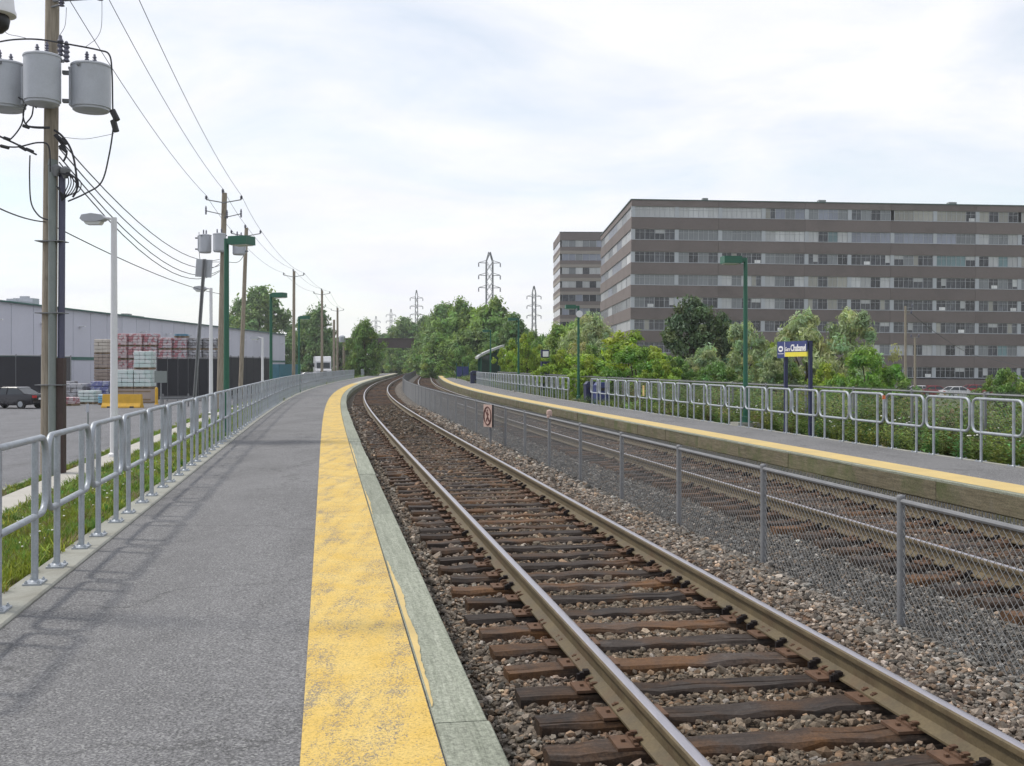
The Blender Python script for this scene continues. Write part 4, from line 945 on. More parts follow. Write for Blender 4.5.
# ------------------------------------------------------------------ vehicles
MT['car_dark'] = pmat('black_car_paint', (0.022, 0.022, 0.028), 0.22, 0.2, 0.05, 2, 10)
MT['car_white'] = pmat('white_car_paint', (0.62, 0.62, 0.64), 0.25, 0, 0.04, 2, 10)
MT['car_red'] = pmat('red_car_paint', (0.25, 0.02, 0.025), 0.25, 0, 0.05, 2, 10)
MT['car_silver'] = pmat('silver_car_paint', (0.35, 0.36, 0.38), 0.28, 0.5, 0.04, 2, 10)
MT['glass'] = pmat('car_glass', (0.03, 0.035, 0.04), 0.08, 0, 0.05, 2, 10)
MT['tyre'] = pmat('tyre', (0.02, 0.02, 0.02), 0.85, 0, 0.1, 8, 30)
MT['tail'] = pmat('tail_light', (0.45, 0.015, 0.02), 0.2, 0, 0.05, 3, 10)
def car(label, loc, rz, paint, group=None, sc=1.0):
    """sedan, nose towards +x"""
    t = thing('parked_car', label, 'car', loc, rz, group); t.scale = (sc,)*3
    # body: sections along x of (x, half width, sill, shoulder z)
    secs = [(-2.2, 0.72, 0.42, 0.82), (-2.12, 0.82, 0.30, 0.95), (-1.6, 0.87, 0.24, 1.0), (-0.6, 0.88, 0.22, 0.97), (0.6, 0.88, 0.22, 0.93), (1.3, 0.87, 0.24, 0.88), (1.95, 0.82, 0.28, 0.76), (2.2, 0.70, 0.38, 0.62)]
    b = MB(); vs = []; fs = []
    for x, w_, z0, z1 in secs:
        for y, z in ((-w_*0.92, z0), (-w_, z0+0.12), (-w_, z1-0.16), (-w_*0.9, z1), (w_*0.9, z1), (w_, z1-0.16), (w_, z0+0.12), (w_*0.92, z0)): vs.append((x, y, z))
    k = 8
    for i in range(len(secs)-1):
        for j in range(k): fs.append((i*k+j, i*k+(j+1) % k, (i+1)*k+(j+1) % k, (i+1)*k+j))
    fs += [tuple(range(k-1, -1, -1)), tuple((len(secs)-1)*k+j for j in range(k))]
    b.add(vs, fs).build('body', MT[paint], t, angle=30)
    def cab(name, mat, lo, hi, zl, zh, wl_, wh_):
        m_ = MB(); v_ = []
        for (x0_, x1_), z, w_ in ((lo, zl, wl_), (hi, zh, wh_)):
            v_ += [(x0_, -w_, z), (x1_, -w_, z), (x1_, w_, z), (x0_, w_, z)]
        return m_.add(v_, [(3, 2, 1, 0), (4, 5, 6, 7), (0, 1, 5, 4), (1, 2, 6, 5), (2, 3, 7, 6), (3, 0, 4, 7)]).build(name, mat, t, angle=30)
    cab('windows', MT['glass'], (-1.62, 1.22), (-0.88, 0.42), 0.93, 1.37, 0.80, 0.60)
    cab('roof', MT[paint], (-0.92, 0.46), (-0.72, 0.28), 1.365, 1.43, 0.62, 0.55)
    for sy in (-1, 1):
        for (xa, xb) in ((-0.15, -0.12), (-1.62, -0.90), (1.22, 0.44)):
            MB().tube([(xa, sy*0.805, 0.94), (xb, sy*0.61, 1.38)], 0.035, 5).build('pillar', MT[paint], t)
        for x in (-1.35, 1.35):
            wl_ = MB(); wl_.tube([(x, sy*0.70, 0.31), (x, sy*0.90, 0.31)], 0.31, 18).build('tyre', MT['tyre'], t)
            MB().tube([(x, sy*0.86, 0.31), (x, sy*0.915, 0.31)], 0.19, 12).build('rim', MT['galv'], t)
        MB().box(-2.17, sy*0.58, 0.80, 0.14, 0.34, 0.16).build('tail_light', MT['tail'], t)
        MB().box(2.1, sy*0.58, 0.63, 0.2, 0.3, 0.12).build('headlight', MT['lens'], t)
        MB().box(0.85, sy*0.95, 0.98, 0.12, 0.16, 0.1).build('mirror', MT[paint], t)
    MB().box(-2.2, 0, 0.48, 0.1, 1.5, 0.18).build('bumper', MT[paint], t); MB().box(2.17, 0, 0.42, 0.1, 1.4, 0.2).build('bumper', MT[paint], t)
    MB().box(-2.235, 0, 0.66, 0.02, 0.5, 0.13).build('number_plate', MT['white_paint'], t, smooth=False)
    return t
car('black parked sedan in front of the black screened fence at left', (pix(13, 64), 64, -0.955), R(164), 'car_dark', None, 0.9)
car('white car parked far down the road, left of the white truck', (pix(296, 190), 190, -0.955), R(200), 'car_white', 'far parked cars on the left')
car('silver car parked far down the road beside the white truck', (pix(308, 178), 178, -0.955), R(200), 'car_silver', 'far parked cars on the left')
car('dark car parked before the teal container', (pix(283, 128), 128, -0.955), R(190), 'car_dark', 'far parked cars on the left')
# truck
t = thing('truck', 'white truck cab facing the camera far down the road', 'truck', (pix(322, 165), 166, -0.955), R(-78))
MB().prism([(-1.5, 0.7), (1.6, 0.7), (1.65, 1.8), (0.9, 2.1), (0.75, 3.2), (0.2, 3.9), (-1.5, 4.0)], -1.2, 1.2, 'y').build('cab', MT['car_white'], t, smooth=False)
MB().prism([(0.93, 2.15), (0.80, 3.0), (0.84, 3.0), (0.97, 2.15)], -1.0, 1.0, 'y').build('windscreen', MT['glass'], t, smooth=False)
MB().box(-5.2, 0, 2.5, 7.0, 2.5, 3.0).build('trailer', MT['car_white'], t, smooth=False); MB().box(-3, 0, 0.75, 9, 0.9, 0.3).build('chassis', MT['black'], t, smooth=False)
MB().box(1.66, 0, 1.3, 0.04, 1.1, 0.8).build('grille', MT['black'], t, smooth=False); MB().box(1.68, 0, 0.65, 0.15, 2.4, 0.35).build('bumper', MT['galv'], t, smooth=False)
for x in (0.9, -1.8, -7.5):
    for sy in (-1, 1): MB().tube([(x, sy*0.85, 0.5), (x, sy*1.2, 0.5)], 0.5, 16).build('wheel', MT['tyre'], t)
for sy in (-1, 1): MB().box(1.0, sy*1.45, 2.6, 0.1, 0.2, 0.6).build('mirror', MT['black'], t, smooth=False)
# ------------------------------------------------------------------ office building on the right
MT['spandrel'] = pmat('brown_brick', (0.18, 0.150, 0.142), 0.9, 0, 0.10, 0.25, 2.5, 0.1, 0.02, 0.6, (0.115, 0.095, 0.09), rnd=0.07)
MT['spandrel_lt'] = pmat('beige_band', (0.30, 0.265, 0.235), 0.9, 0, 0.08, 0.25, 2.5)
MT['core'] = pmat('dark_core', (0.05, 0.045, 0.045), 0.9, 0, 0.1, 0.5, 3)
MT['pier'] = pmat('pale_pier', (0.44, 0.46, 0.49), 0.7, 0, 0.08, 1, 6)
MT['frame'] = pmat('window_frame', (0.42, 0.43, 0.45), 0.5, 0.3, 0.08, 1, 6)
MT['flash'] = pmat('green_flashing', (0.05, 0.09, 0.08), 0.5, 0, 0.1, 1, 6)
def curtain(name, base, pleat=5.0, con=0.25):
    """cloth or blinds close behind the pane"""
    m, nt, b = newmat(name); oi = nd(nt, 'ShaderNodeObjectInfo'); v = coords(nt, (pleat, pleat, 0.15)); n = noise(nt, v, 2.4, 3); k = noise(nt, coords(nt, (1, 1, 1), kind='Object'), 0.6, 3)
    c = ramp(nt, n, [(0.3, tuple(x*(1-con) for x in base)), (0.7, tuple(x*(1+con*.4) for x in base))]); c = mixc(nt, 1.0, c, ramp(nt, oi.outputs['Random'], [(0, 0.72), (1, 1.1)]), 'MULTIPLY')
    nt.links.new(c, b.inputs['Base Color']); b.inputs['Roughness'].default_value = 0.5; b.inputs['Coat Weight'].default_value = 0.4; b.inputs['Coat Roughness'].default_value = 0.05; return m
def darkglass(name, base):
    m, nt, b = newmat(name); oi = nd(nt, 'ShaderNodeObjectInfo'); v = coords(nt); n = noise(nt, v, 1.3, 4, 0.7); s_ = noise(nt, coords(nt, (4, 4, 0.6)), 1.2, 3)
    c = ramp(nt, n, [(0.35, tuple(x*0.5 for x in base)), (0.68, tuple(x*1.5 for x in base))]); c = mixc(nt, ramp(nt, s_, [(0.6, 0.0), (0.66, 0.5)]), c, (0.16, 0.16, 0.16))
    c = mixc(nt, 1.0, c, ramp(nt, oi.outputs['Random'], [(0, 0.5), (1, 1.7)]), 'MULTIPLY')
    nt.links.new(c, b.inputs['Base Color']); b.inputs['Roughness'].default_value = 0.12; return m
PANE = {'c': curtain('white_curtain', (0.56, 0.57, 0.58)), 'g': curtain('grey_blind', (0.22, 0.235, 0.25), 3, 0.2), 'b': curtain('bluish_blind', (0.27, 0.29, 0.36), 1, 0.12), 'y': curtain('cream_blind', (0.36, 0.35, 0.31), 1.5, 0.15),
        'd': darkglass('dark_glass', (0.022, 0.025, 0.032)), 't': curtain('teal_curtain', (0.16, 0.26, 0.28), 4, 0.3), 'm': darkglass('mid_glass', (0.055, 0.06, 0.07)), 'w': curtain('bright_blind', (0.80, 0.80, 0.80), 1, 0.05)}
Zc = 170.0; C0 = Vector((pix(630, Zc), Zc, -2.4)); fu = Vector((61.8, 3.0, 0)).normalized(); rzb = math.atan2(fu.y, fu.x)
off = thing('office_building', 'large brown office block with long window bands behind the trees', 'building', C0, rzb)
C2 = Vector((pix(599.5, 217.5), 217.5, -2.4)); Minv = (Matrix.Translation(C0) @ Matrix.Rotation(rzb, 4, 'Z')).inverted(); c2 = Minv @ C2; off.rotation_euler.y = R(0.5)
BAY = 7.0; NB = 12; LB = BAY*NB; TOP = 28.05+2.4
sd = Vector((c2.x, c2.y, 0)); sl = sd.length; su = sd.normalized(); srz = math.atan2(su.y, su.x)
# core, set back behind the window line
core = [(0.5*su.x+0.6, 0.9), (LB-0.3, 0.9), (LB-0.3, sl*0.9), (c2.x+0.9, c2.y-0.3)]
MB().prism(core, 0.0, TOP-0.5, 'z').build('core', MT['core'], off, smooth=False)
tops = [26.95-3.6*k+2.4 for k in range(8)]; WH = 1.68
def band(z0, z1, mat, name='spandrel'):
    # front run split per two bays, side run as one, both 0.35 thick
    for i in range(0, NB, 2):
        MB().box((i+1)*BAY, 0.175, (z0+z1)/2, BAY*2-0.03, 0.35, z1-z0).build(name, mat, off, smooth=False)
    nx = Vector((-su.y, su.x, 0)); n_ = -nx if nx.x > 0 else nx
    cx = su*(sl/2)-n_*0.175
    MB().box(cx.x, cx.y, (z0+z1)/2, sl-0.02, 0.35, z1-z0, srz).build(name, mat, off, smooth=False)
edges = [TOP]+[v for t in tops for v in (t, t-WH)]
band(tops[0], TOP-0.12, MT['spandrel'])
for k in range(7): band(tops[k+1], tops[k]-WH, MT['spandrel'])
band(0.0, tops[7]-WH-0.25, MT['spandrel'])
MB().box(LB/2, 0.15, TOP-0.05, LB+0.1, 0.5, 0.16).build('coping', MT['flash'], off, smooth=False)
q = su*(sl/2); MB().box(q.x+0.1, q.y, TOP-0.049, sl+0.1, 0.5, 0.158, srz).build('coping', MT['flash'], off, smooth=False)
MB().prism([(0.3, 0.3), (LB, 0.3), (LB, sl*0.95), (c2.x+0.4, c2.y)], TOP-0.5, TOP-0.3, 'z').build('roof', MT['roofing'], off, smooth=False)
for (px, w_) in ((700, 3.8), (816, 5.2), (947, 5.6)):
    x = (pix(px, 176)-C0.x)/fu.x; MB().box(x, 2.0, TOP+0.1, w_/4.5, 1.0, 1.0).build('roof_vent', MT['conduit'], off, smooth=False)
# front windows; rows as in the photograph, top to bottom: one letter per pane
ROWS = ['cccc cccc cccc mbgb gbbg mgmg yyyy yyyd ydyd yyyy gggg dgdg', 'mddm gggg gggg cccc cdtc bbbb bbbb bbgg cggc dccc gggg cccc', 'ddmd gdgm mdmd gggm mdgd mmdd dgdm tttd dctc dcdc gmgm gdgd',
        'gggg gggg cgcm cgmc ymyy ccdc dddm dddd gmgm gmmg dmdm gmgd', 'gmdm cgmd cgdm cgdd mdym dmdm mdmd dmmd mdmd dmdm dgdm mdmd', 'mmmm mdmd mdmd mddm dmdm mmmm mdmm mmdm dmdm mdmd dmdm mdmd',
        'mmmm dmdm dmdm mdmd mdmd cccg ccdc cdcd gdtg cccc cgcg cccc', 'dddd dddd dddd dddd dddd dddd dmdd dddd dddd dddd dddd dddd']
pane_mesh = {}
pwid = (BAY-0.62)/4
for k, v in PANE.items(): pane_mesh[k] = MB().box(0, 0, 0, pwid-0.05, 0.04, WH-0.10).mesh('pane', v, smooth=False); 
wide_mesh = {k: MB().box(0, 0, 0, pwid*4-0.05, 0.04, WH-0.10).mesh('pane', v, smooth=False) for k, v in PANE.items()}
BLD = [MB().box(x_*pwid, 0, z_*WH, w_*pwid, 0.02, h_*WH).mesh('blind', PANE[m_], smooth=False) for x_, z_, w_, h_, m_ in ((0.0, 0.28, 0.9, 0.36, 'c'), (-0.24, 0, 0.42, 0.9, 'y'), (0.12, -0.3, 0.6, 0.3, 'w'), (0.24, 0.1, 0.44, 0.7, 'c'))]
fm = MB(); fm.box(0, 0, WH/2-0.025, BAY-0.62, 0.10, 0.05); fm.box(0, 0, -WH/2+0.025, BAY-0.62, 0.10, 0.05)
for i in range(9): fm.box(-pwid*2+i*pwid/2, 0, 0, 0.075 if i % 2 == 0 else 0.04, 0.10, WH-0.1)
fm.box(0, 0, WH*0.2, BAY-0.7, 0.09, 0.035)
FRM = fm.mesh('window', MT['frame'], smooth=False)
PIM = MB().box(0, 0, 0, 0.6, 0.3, WH-0.006).mesh('pier', MT['pier'], smooth=False)
SIL = MB().box(0, 0, 0, BAY-0.02, 0.14, 0.06).mesh('sill', MT['pier'], smooth=False)
for r, row in enumerate(ROWS):
    zc = tops[r]-WH/2
    for i, bay in enumerate(row.split()):
        x = (i+0.5)*BAY
        wn_ = obj('window', FRM, off, (x+0.3, 0.20, zc))
        hidden = (r >= 6 and i < 5) or i >= 10
        if hidden: obj('pane', wide_mesh[bay[0]], wn_, (0, 0.03, 0))
        else:
            for j, ch in enumerate(bay):
                obj('pane', pane_mesh[ch], wn_, ((j-1.5)*pwid, 0.03, 0))
                q_ = (r*131+i*37+j*17) % 11
                if ch in 'dm' and q_ < 4: obj('blind', BLD[q_], wn_, ((j-1.5)*pwid, -0.004, 0))
        if not (r in (0,) and 'yyyy' in bay): obj('pier', PIM, off, (i*BAY+0.3, 0.22, zc))
        obj('sill', SIL, off, (x, 0.02, tops[r]-WH-0.03))
# side windows
nside = 7; sb = sl/nside
SFM = MB(); SFM.box(0, 0, WH/2-0.025, sb-0.4, 0.1, 0.05); SFM.box(0, 0, -WH/2+0.025, sb-0.4, 0.1, 0.05)
for i in range(5): SFM.box(-(sb-0.4)/2+i*(sb-0.4)/4, 0, 0, 0.08, 0.1, WH-0.1)
SFM = SFM.mesh('window', MT['frame'], smooth=False)
SPM = {k: MB().box(0, 0, 0, sb-0.44, 0.04, WH-0.1).mesh('pane', v, smooth=False) for k, v in PANE.items()}
SROW = ['cgcbbcg', 'ccbcgcb', 'wcbbcgb', 'cccgbcc', 'mgdmcdm', 'cccbgcc', 'mgmgmgm', 'ddddddd']
inn = Vector((-su.y, su.x, 0)); inn = inn if inn.x > 0 else -inn
for r, row in enumerate(SROW):
    for i, ch in enumerate(row):
        q = su*((i+0.5)*sb)+inn*0.16; w_ = obj('window', SFM, off, (q.x, q.y, tops[r]-WH/2), srz); obj('pane', SPM[ch], w_, (0, -0.03 if srz > 0 else 0.03, 0))

# second, farther block
Zf = 283.0; F0 = Vector((pix(560, Zf), Zf, -2.5)); fb = thing('office_tower', 'farther grey-brown office block at the left of the large one', 'building', F0, R(2))
TF = zat(232.3, Zf)+2.5; WF = 26.0
MB().box(WF/2, 12.8, TF/2-0.3, WF-1.0, 23.6, TF-0.6).build('core', MT['core'], fb, smooth=False)
ft = [zat(240.2+13.6*k, Zf)+2.5 for k in range(9)]; fh = 1.75
def fband(z0, z1, mat):
    MB().box(WF/2, 0.2, (z0+z1)/2, WF, 0.4, z1-z0).build('spandrel', mat, fb, smooth=False)
    MB().box(-0.2+0.4, 12.6, (z0+z1)/2, 0.4, 24.2, z1-z0).build('spandrel', mat, fb, smooth=False)
fband(ft[0], TF, MT['spandrel'])
for k in range(9):
    lo = ft[k+1] if k < 8 else 0.0
    mid = ft[k]-fh-0.55*(ft[k]-fh-lo) if k < 8 else lo+1
    fband(mid, ft[k]-fh, MT['spandrel']); fband(lo, mid-0.0, MT['spandrel_lt'])
MB().box(WF/2, 0.2, TF+0.08, WF+0.2, 0.6, 0.16).build('coping', MT['flash'], fb, smooth=False)
MB().box(WF/2, 12.5, TF-0.15, WF-0.5, 24, 0.2).build('roof', MT['roofing'], fb, smooth=False)
FPN = {k: MB().box(0, 0, 0, 1.75, 0.05, fh-0.06).mesh('pane', v, smooth=False) for k, v in PANE.items()}
FRAMES = MB()
for i in range(7): FRAMES.box(i*1.82-0.05, 0, 0, 0.1, 0.12, fh)
FRM2 = FRAMES.mesh('window', MT['frame'], smooth=False)
FROW = ['ggcggbggbg', 'bbgbbbbgbb', 'cgcdccgcgc', 'ccmcdccmgg', 'mmbmmgmmmm', 'bmbbmmbmdm', 'mmmmmmmmmm', 'dmdmdmdmdm', 'dddddddddd']
for r, row in enumerate(FROW):
    for half in range(2):
        w_ = obj('window', FRM2, fb, (0.6+half*12.6, 0.14, ft[r]-fh/2))
        for j in range(6): obj('pane', FPN[row[(j+half*5) % 10]], w_, (j*1.82+0.91, 0.04, 0))
    MB().box(0.14, 12.6, ft[r]-fh/2, 0.08, 23, fh-0.05).build('pane', PANE['m'], fb, smooth=False)

# cars parked before the building
for (px, Z, paint, lab, rz) in ((902, 138, 'car_silver', 'silver car parked before the office building, left of the row', 8), (921, 140, 'car_white', 'white car second in the row before the office building', 5), (934, 139, 'car_red', 'red car between white cars before the office building', 5), (957, 134, 'car_white', 'white car nearest in the row before the office building', 12), (975, 146, 'car_red', 'dark red car at the right end of the row before the building', 4)):
    car(lab, (pix(px, Z), Z, -2.45), R(rz), paint, 'cars parked before the office building', 1.0)

# ------------------------------------------------------------------ right-hand poles
def slim_pole(px, Z, top_y, label, arms):
    X = pix(px, Z); z0 = ground_z(X, Z); h = zat(top_y, Z)-z0
    t = thing('utility_pole', label, 'utility pole', (X, Z, z0), 0, 'slim poles before the office building')
    MB().tube([(0, 0, -0.2), (0, 0, h)], [0.16, 0.12], 10).build('pole', MT['polewood'], t)
    for (x, z) in arms:
        MB().tube([(0, -0.1, h+z), (x, -0.1, h+z+0.05)], 0.035, 5).build('arm', MT['galv_dull'], t); insulator(MB(), (x, -0.1, h+z+0.05), 0.12, 0.35).build('insulator', MT['porcelain'], t)
    return Vector((X, Z, z0+h))
w0 = slim_pole(905.5, 118, 306, 'slim pole with insulators before the office building', ((0.7, -0.2), (0.6, -0.9)))
w1 = slim_pole(915, 126, 337, 'short slim pole beside the taller one before the office building', ((-0.5, -0.1), (0.4, -0.1)))
span([w0+Vector((0.6, 0, -0.8)), Vector((pix(970, 140), 140, zat(354, 140)))+Vector((0, 0, 0.0)), Vector((pix(1060, 150), 150, zat(372, 150)))], [0.3, 0.2], 0.03, 'thin cable slanting down across the office building front', 'overhead_cable', 'wirecable', None)

# ------------------------------------------------------------------ station sign
def text_mesh(body, size, mat, name='lettering', bold=0.0, ext=0.004):
    cu = bpy.data.curves.new(name, 'FONT'); cu.body = body; cu.size = size; cu.extrude = ext; cu.offset = bold; cu.resolution_u = 3
    o = bpy.data.objects.new(name, cu); COL.objects.link(o); dg = bpy.context.evaluated_depsgraph_get(); dg.update()
    me = bpy.data.meshes.new_from_object(o.evaluated_get(dg)); bpy.data.objects.remove(o); me.materials.clear(); me.materials.append(mat)
    xs = [v.co.x for v in me.vertices]; return me, min(xs), max(xs)
MT['white_print'] = pmat('white_print', (0.80, 0.80, 0.80), 0.5, 0, 0.03, 3, 20)
MT['yellow_print'] = pmat('yellow_print', (0.75, 0.66, 0.06), 0.5, 0, 0.05, 3, 20)
ds = 8.44; sA = s_at(25.62, ds); xA, yA, _z = P(sA, ds)
rzs = math.pi/2-head(sA)+math.pi     # local +x runs towards the camera (left to right when read from the platform)
st = thing('station_sign', 'navy two-post station name board with yellow strip reading Gare Chabanel', 'sign', (xA, yA, -0.03), rzs)
SW = 1.42; TOPZ = zat(340.8, 24.5)+0.03
for x in (0.06, SW-0.04): MB().box(x, 0, TOPZ/2, 0.075, 0.075, TOPZ).build('post', MT['navy_dark'], st, smooth=False)
MB().box(-0.02, -0.075, TOPZ-0.19, 0.42, 0.03, 0.40).build('logo_panel', MT['navy'], st, smooth=False)
MB().box(0.785, -0.075, TOPZ-0.125, 1.17, 0.03, 0.25).build('name_panel', MT['navy'], st, smooth=False)
MB().box(0.785, -0.073, TOPZ-0.305, 1.17, 0.03, 0.105).build('yellow_strip', MT['yellow_print'], st, smooth=False)
MB().box(0.207, -0.078, TOPZ-0.18, 0.018, 0.035, 0.35).build('divider', MT['white_print'], st, smooth=False)
el = MB(); ring = [(0.135*math.cos(a), 0.072*math.sin(a)) for a in [2*math.pi*i/24 for i in range(24)]]
el.prism([(x-0.02, z+TOPZ-0.17) for x, z in ring], -0.095, -0.089, 'y'); el.build('logo', MT['white_print'], st, smooth=False)
MB().prism([(x*0.62-0.02, z*0.34+TOPZ-0.17) for x, z in ring], -0.0985, -0.0955, 'y').build('logo', MT['navy'], st, smooth=False)
MB().box(-0.02, -0.0915, TOPZ-0.285, 0.32, 0.004, 0.012).build('logo', MT['white_print'], st, smooth=False)
for (txt, size, x0_, xw, bold, zb_) in (('Gare', 0.135, 0.235, 0.27, 0.001, TOPZ-0.225), ('Chabanel', 0.215, 0.545, 0.80, 0.005, TOPZ-0.228)):
    me, a_, b_ = text_mesh(txt, size, MT['white_print'], 'lettering', bold)
    o = obj('lettering', me, st, (x0_-a_*(xw/(b_-a_)), -0.095, zb_)); o.rotation_euler = (R(90), 0, 0); o.scale = (xw/(b_-a_), 1, 1)

# ------------------------------------------------------------------ no-walking sign on the fence, ball on a post
ZS = 26.6; Xs = pix(488, ZS); t = thing('warning_sign', 'faded pink no-walking sign fixed to the low chain-link fence', 'sign', (Xs, ZS, -0.40), R(-62))
MT['pinkish'] = pmat('faded_pink', (0.50, 0.36, 0.31), 0.7, 0, 0.12, 4, 30, dirt=0.4, dirtcol=(0.3, 0.16, 0.12))
MT['rusty_ring'] = pmat('dark_red_print', (0.10, 0.035, 0.03), 0.7, 0, 0.15, 4, 30)
zt = zat(404.5, ZS)+0.40; hs = 0.56; zm = zt-hs/2
MB().tube([(0, 0.07, -0.15), (0, 0.07, zt)], 0.03, 8).build('post', MT['galv_dull'], t)
MB().box(0, 0.02, zm, 0.46, 0.045, hs).build('backing', MT['black'], t, smooth=False); MB().box(0, -0.007, zm, 0.455, 0.008, hs-0.005).build('sign_plate', MT['pinkish'], t, smooth=False)
MB().tube([(0.19*math.cos(a), -0.014, zm+0.22*math.sin(a)) for a in [2*math.pi*i/24 for i in range(24)]], 0.018, 6, True).build('ring', MT['rusty_ring'], t)
MB().tube([(-0.13, -0.014, zm+0.155), (0.13, -0.014, zm-0.155)], 0.016, 6).build('slash', MT['rusty_ring'], t)
fg = MB(); fg.box(0, -0.014, zm+0.03, 0.05, 0.006, 0.13); fg.lathe([(0.001, -0.028), (0.026, 0), (0.001, 0.028)], 8, (0, -0.014, zm+0.13)); fg.tube([(0, -0.014, zm-0.02), (-0.07, -0.014, zm-0.14)], 0.014, 5); fg.tube([(0, -0.014, zm-0.02), (0.06, -0.014, zm-0.14)], 0.014, 5); fg.tube([(0, -0.014, zm+0.08), (0.08, -0.014, zm+0.02)], 0.011, 5); fg.build('walking_figure', MT['rusty_ring'], t)
ip = round((s_at(20.6, 1.98)-sF0)/FP); sp_ = sF0+FP*ip; x, y, _z = P(sp_, 1.98)
t = MB().lathe([(0.01, 0.60), (0.05, 0.615), (0.062, 0.66), (0.05, 0.71), (0.01, 0.725)], 12, (0, 0, 0)).lathe([(0.045, 0.56), (0.055, 0.60), (0.045, 0.615)], 12).build('post_cap', MT['pinkish']); t.location = (x, y, 0.0); tag(t, 'pale pink ball cap on a low chain-link fence post', 'post cap')

# ------------------------------------------------------------------ bins, shelter, information post
def bin_(label, px, Z, mat, w=0.5, h=1.05):
    X = pix(px, Z); z0 = ground_z(X, Z)-0.0; t = thing('litter_bin', label, 'bin', (X, Z, z0), -head(s_at(Z, 8)), 'bins along the right platform')
    MB().box(0, 0, h*0.42, w, w, h*0.82, taper=1.06).build('body', MT[mat], t, smooth=False); MB().box(0, 0, h*0.87, w*1.12, w*1.12, h*0.06).build('lid', MT[mat], t, smooth=False)
    MB().prism([(-w*0.5, h*0.9), (w*0.5, h*0.9), (w*0.3, h*1.02), (-w*0.3, h*1.02)], -w*0.5, w*0.5, 'y').build('hood', MT[mat], t, smooth=False); MB().box(0, -w*0.56, h*0.72, w*0.6, 0.02, h*0.12).build('slot', MT['black'], t, smooth=False)
bin_('dark navy bin at left of the pair behind the railing', 590.5, 47.6, 'navy_dark', 0.5, 1.0); bin_('blue bin at right of the pair behind the railing', 601, 46.6, 'navy', 0.55, 1.0)
bin_('black bin at the far end of the railing by the shelter', 475.5, 96, 'navy_dark', 0.9, 1.15)
ZH = 104.0; XH = pix(489, ZH); hb = thing('platform_shelter', 'dark glass waiting shelter with a tilted curved pale roof', 'shelter', (XH, ZH, 0.0), -head(s_at(ZH, 9)))
MT['shelter_roof'] = pmat('pale_metal_roof', (0.42, 0.43, 0.42), 0.45, 0.2, 0.08, 1, 8); MT['shelter_glass'] = pmat('tinted_glass', (0.03, 0.05, 0.05), 0.1, 0, 0.1, 1, 8)
arc = [(-1.2+2.5*i/10, 2.45+1.15*(i/10)**0.75) for i in range(11)]
MB().prism(arc+[(x, z-0.22) for x, z in arc[::-1]], -2.2, 2.4, 'y').build('roof', MT['shelter_roof'], hb)
for x in (-0.9, 0.9):
    for y in (-1.9, 0.1, 2.1): MB().box(x, y, (1.45 if x < 0 else 1.75), 0.1, 0.1, (2.7 if x < 0 else 3.3)-0.1).build('post', MT['green_paint'], hb, smooth=False)
for y in (-1.9, 2.1): MB().prism([(-0.85, 0.15), (0.85, 0.15), (0.85, 3.0), (-0.85, 2.35)], y-0.02, y+0.02, 'y').build('glass_panel', MT['shelter_glass'], hb, smooth=False)
for y in (-0.9, 1.1): MB().box(0.9, y, 1.25, 0.03, 1.85, 2.1).build('glass_panel', MT['shelter_glass'], hb, smooth=False)
MB().box(0.6, 0.1, 0.45, 0.4, 3.2, 0.06).build('bench', MT['oldwood'], hb, smooth=False)
for y in (-1.2, 1.4): MB().box(0.6, y, 0.2, 0.3, 0.06, 0.45).build('bench_leg', MT['galv_dull'], hb, smooth=False)
ZI = 66.0; XI = pix(545, ZI); t = thing('information_post', 'dark information post with a small white sign on top', 'information post', (XI, ZI, ground_z(XI, ZI)), R(10)); z0 = ground_z(XI, ZI)
MB().box(0, 0, 1.05, 0.5, 0.35, 2.1).build('cabinet', MT['navy_dark'], t, smooth=False); MB().box(0, -0.2, zat(354, ZI)-z0, 0.34, 0.08, 0.34).build('sign_plate', MT['white_print'], t, smooth=False); MB().box(0, 0, zat(352, ZI)-z0-0.1, 0.5, 0.3, 0.5).build('head', MT['navy_dark'], t, smooth=False)

# ------------------------------------------------------------------ girder bridge, pylons
ZB = 285.0; t = thing('railway_bridge', 'rust-brown steel girder bridge crossing over the tracks', 'bridge', (pix(402, ZB), ZB, -1.0), R(3))
MT['girder'] = pmat('brown_girder', (0.075, 0.055, 0.05), 0.8, 0, 0.2, 0.4, 5)
zl, zu = zat(347.5, ZB)+1.0, zat(338.5, ZB)+1.0
MB().box(-6, 0, (zl+zu)/2, 46, 0.5, zu-zl).build('girder', MT['girder'], t, smooth=False); MB().box(-6, 6, (zl+zu)/2, 46, 0.5, zu-zl).build('girder', MT['girder'], t, smooth=False)
for z in (zl, zu): MB().box(-6, -0.1, z, 46.2, 0.9, 0.18).build('flange', MT['girder'], t, smooth=False)
for i in range(24): MB().box(-28.5+i*1.95, -0.32, (zl+zu)/2, 0.12, 0.2, zu-zl-0.2).build('stiffener', MT['girder'], t, smooth=False)
MB().box(-6, 3, zu-0.5, 46, 5.6, 0.3).build('deck', MT['girder'], t, smooth=False)
for x in (-12, 13): MB().box(x, 3, zl/2-0.3, 2.0, 7, zl+0.4).build('pier', MT['concrete'], t, smooth=False)
MT['lattice'] = pmat('grey_lattice', (0.16, 0.17, 0.18), 0.6, 0.3, 0.1, 0.2, 3)
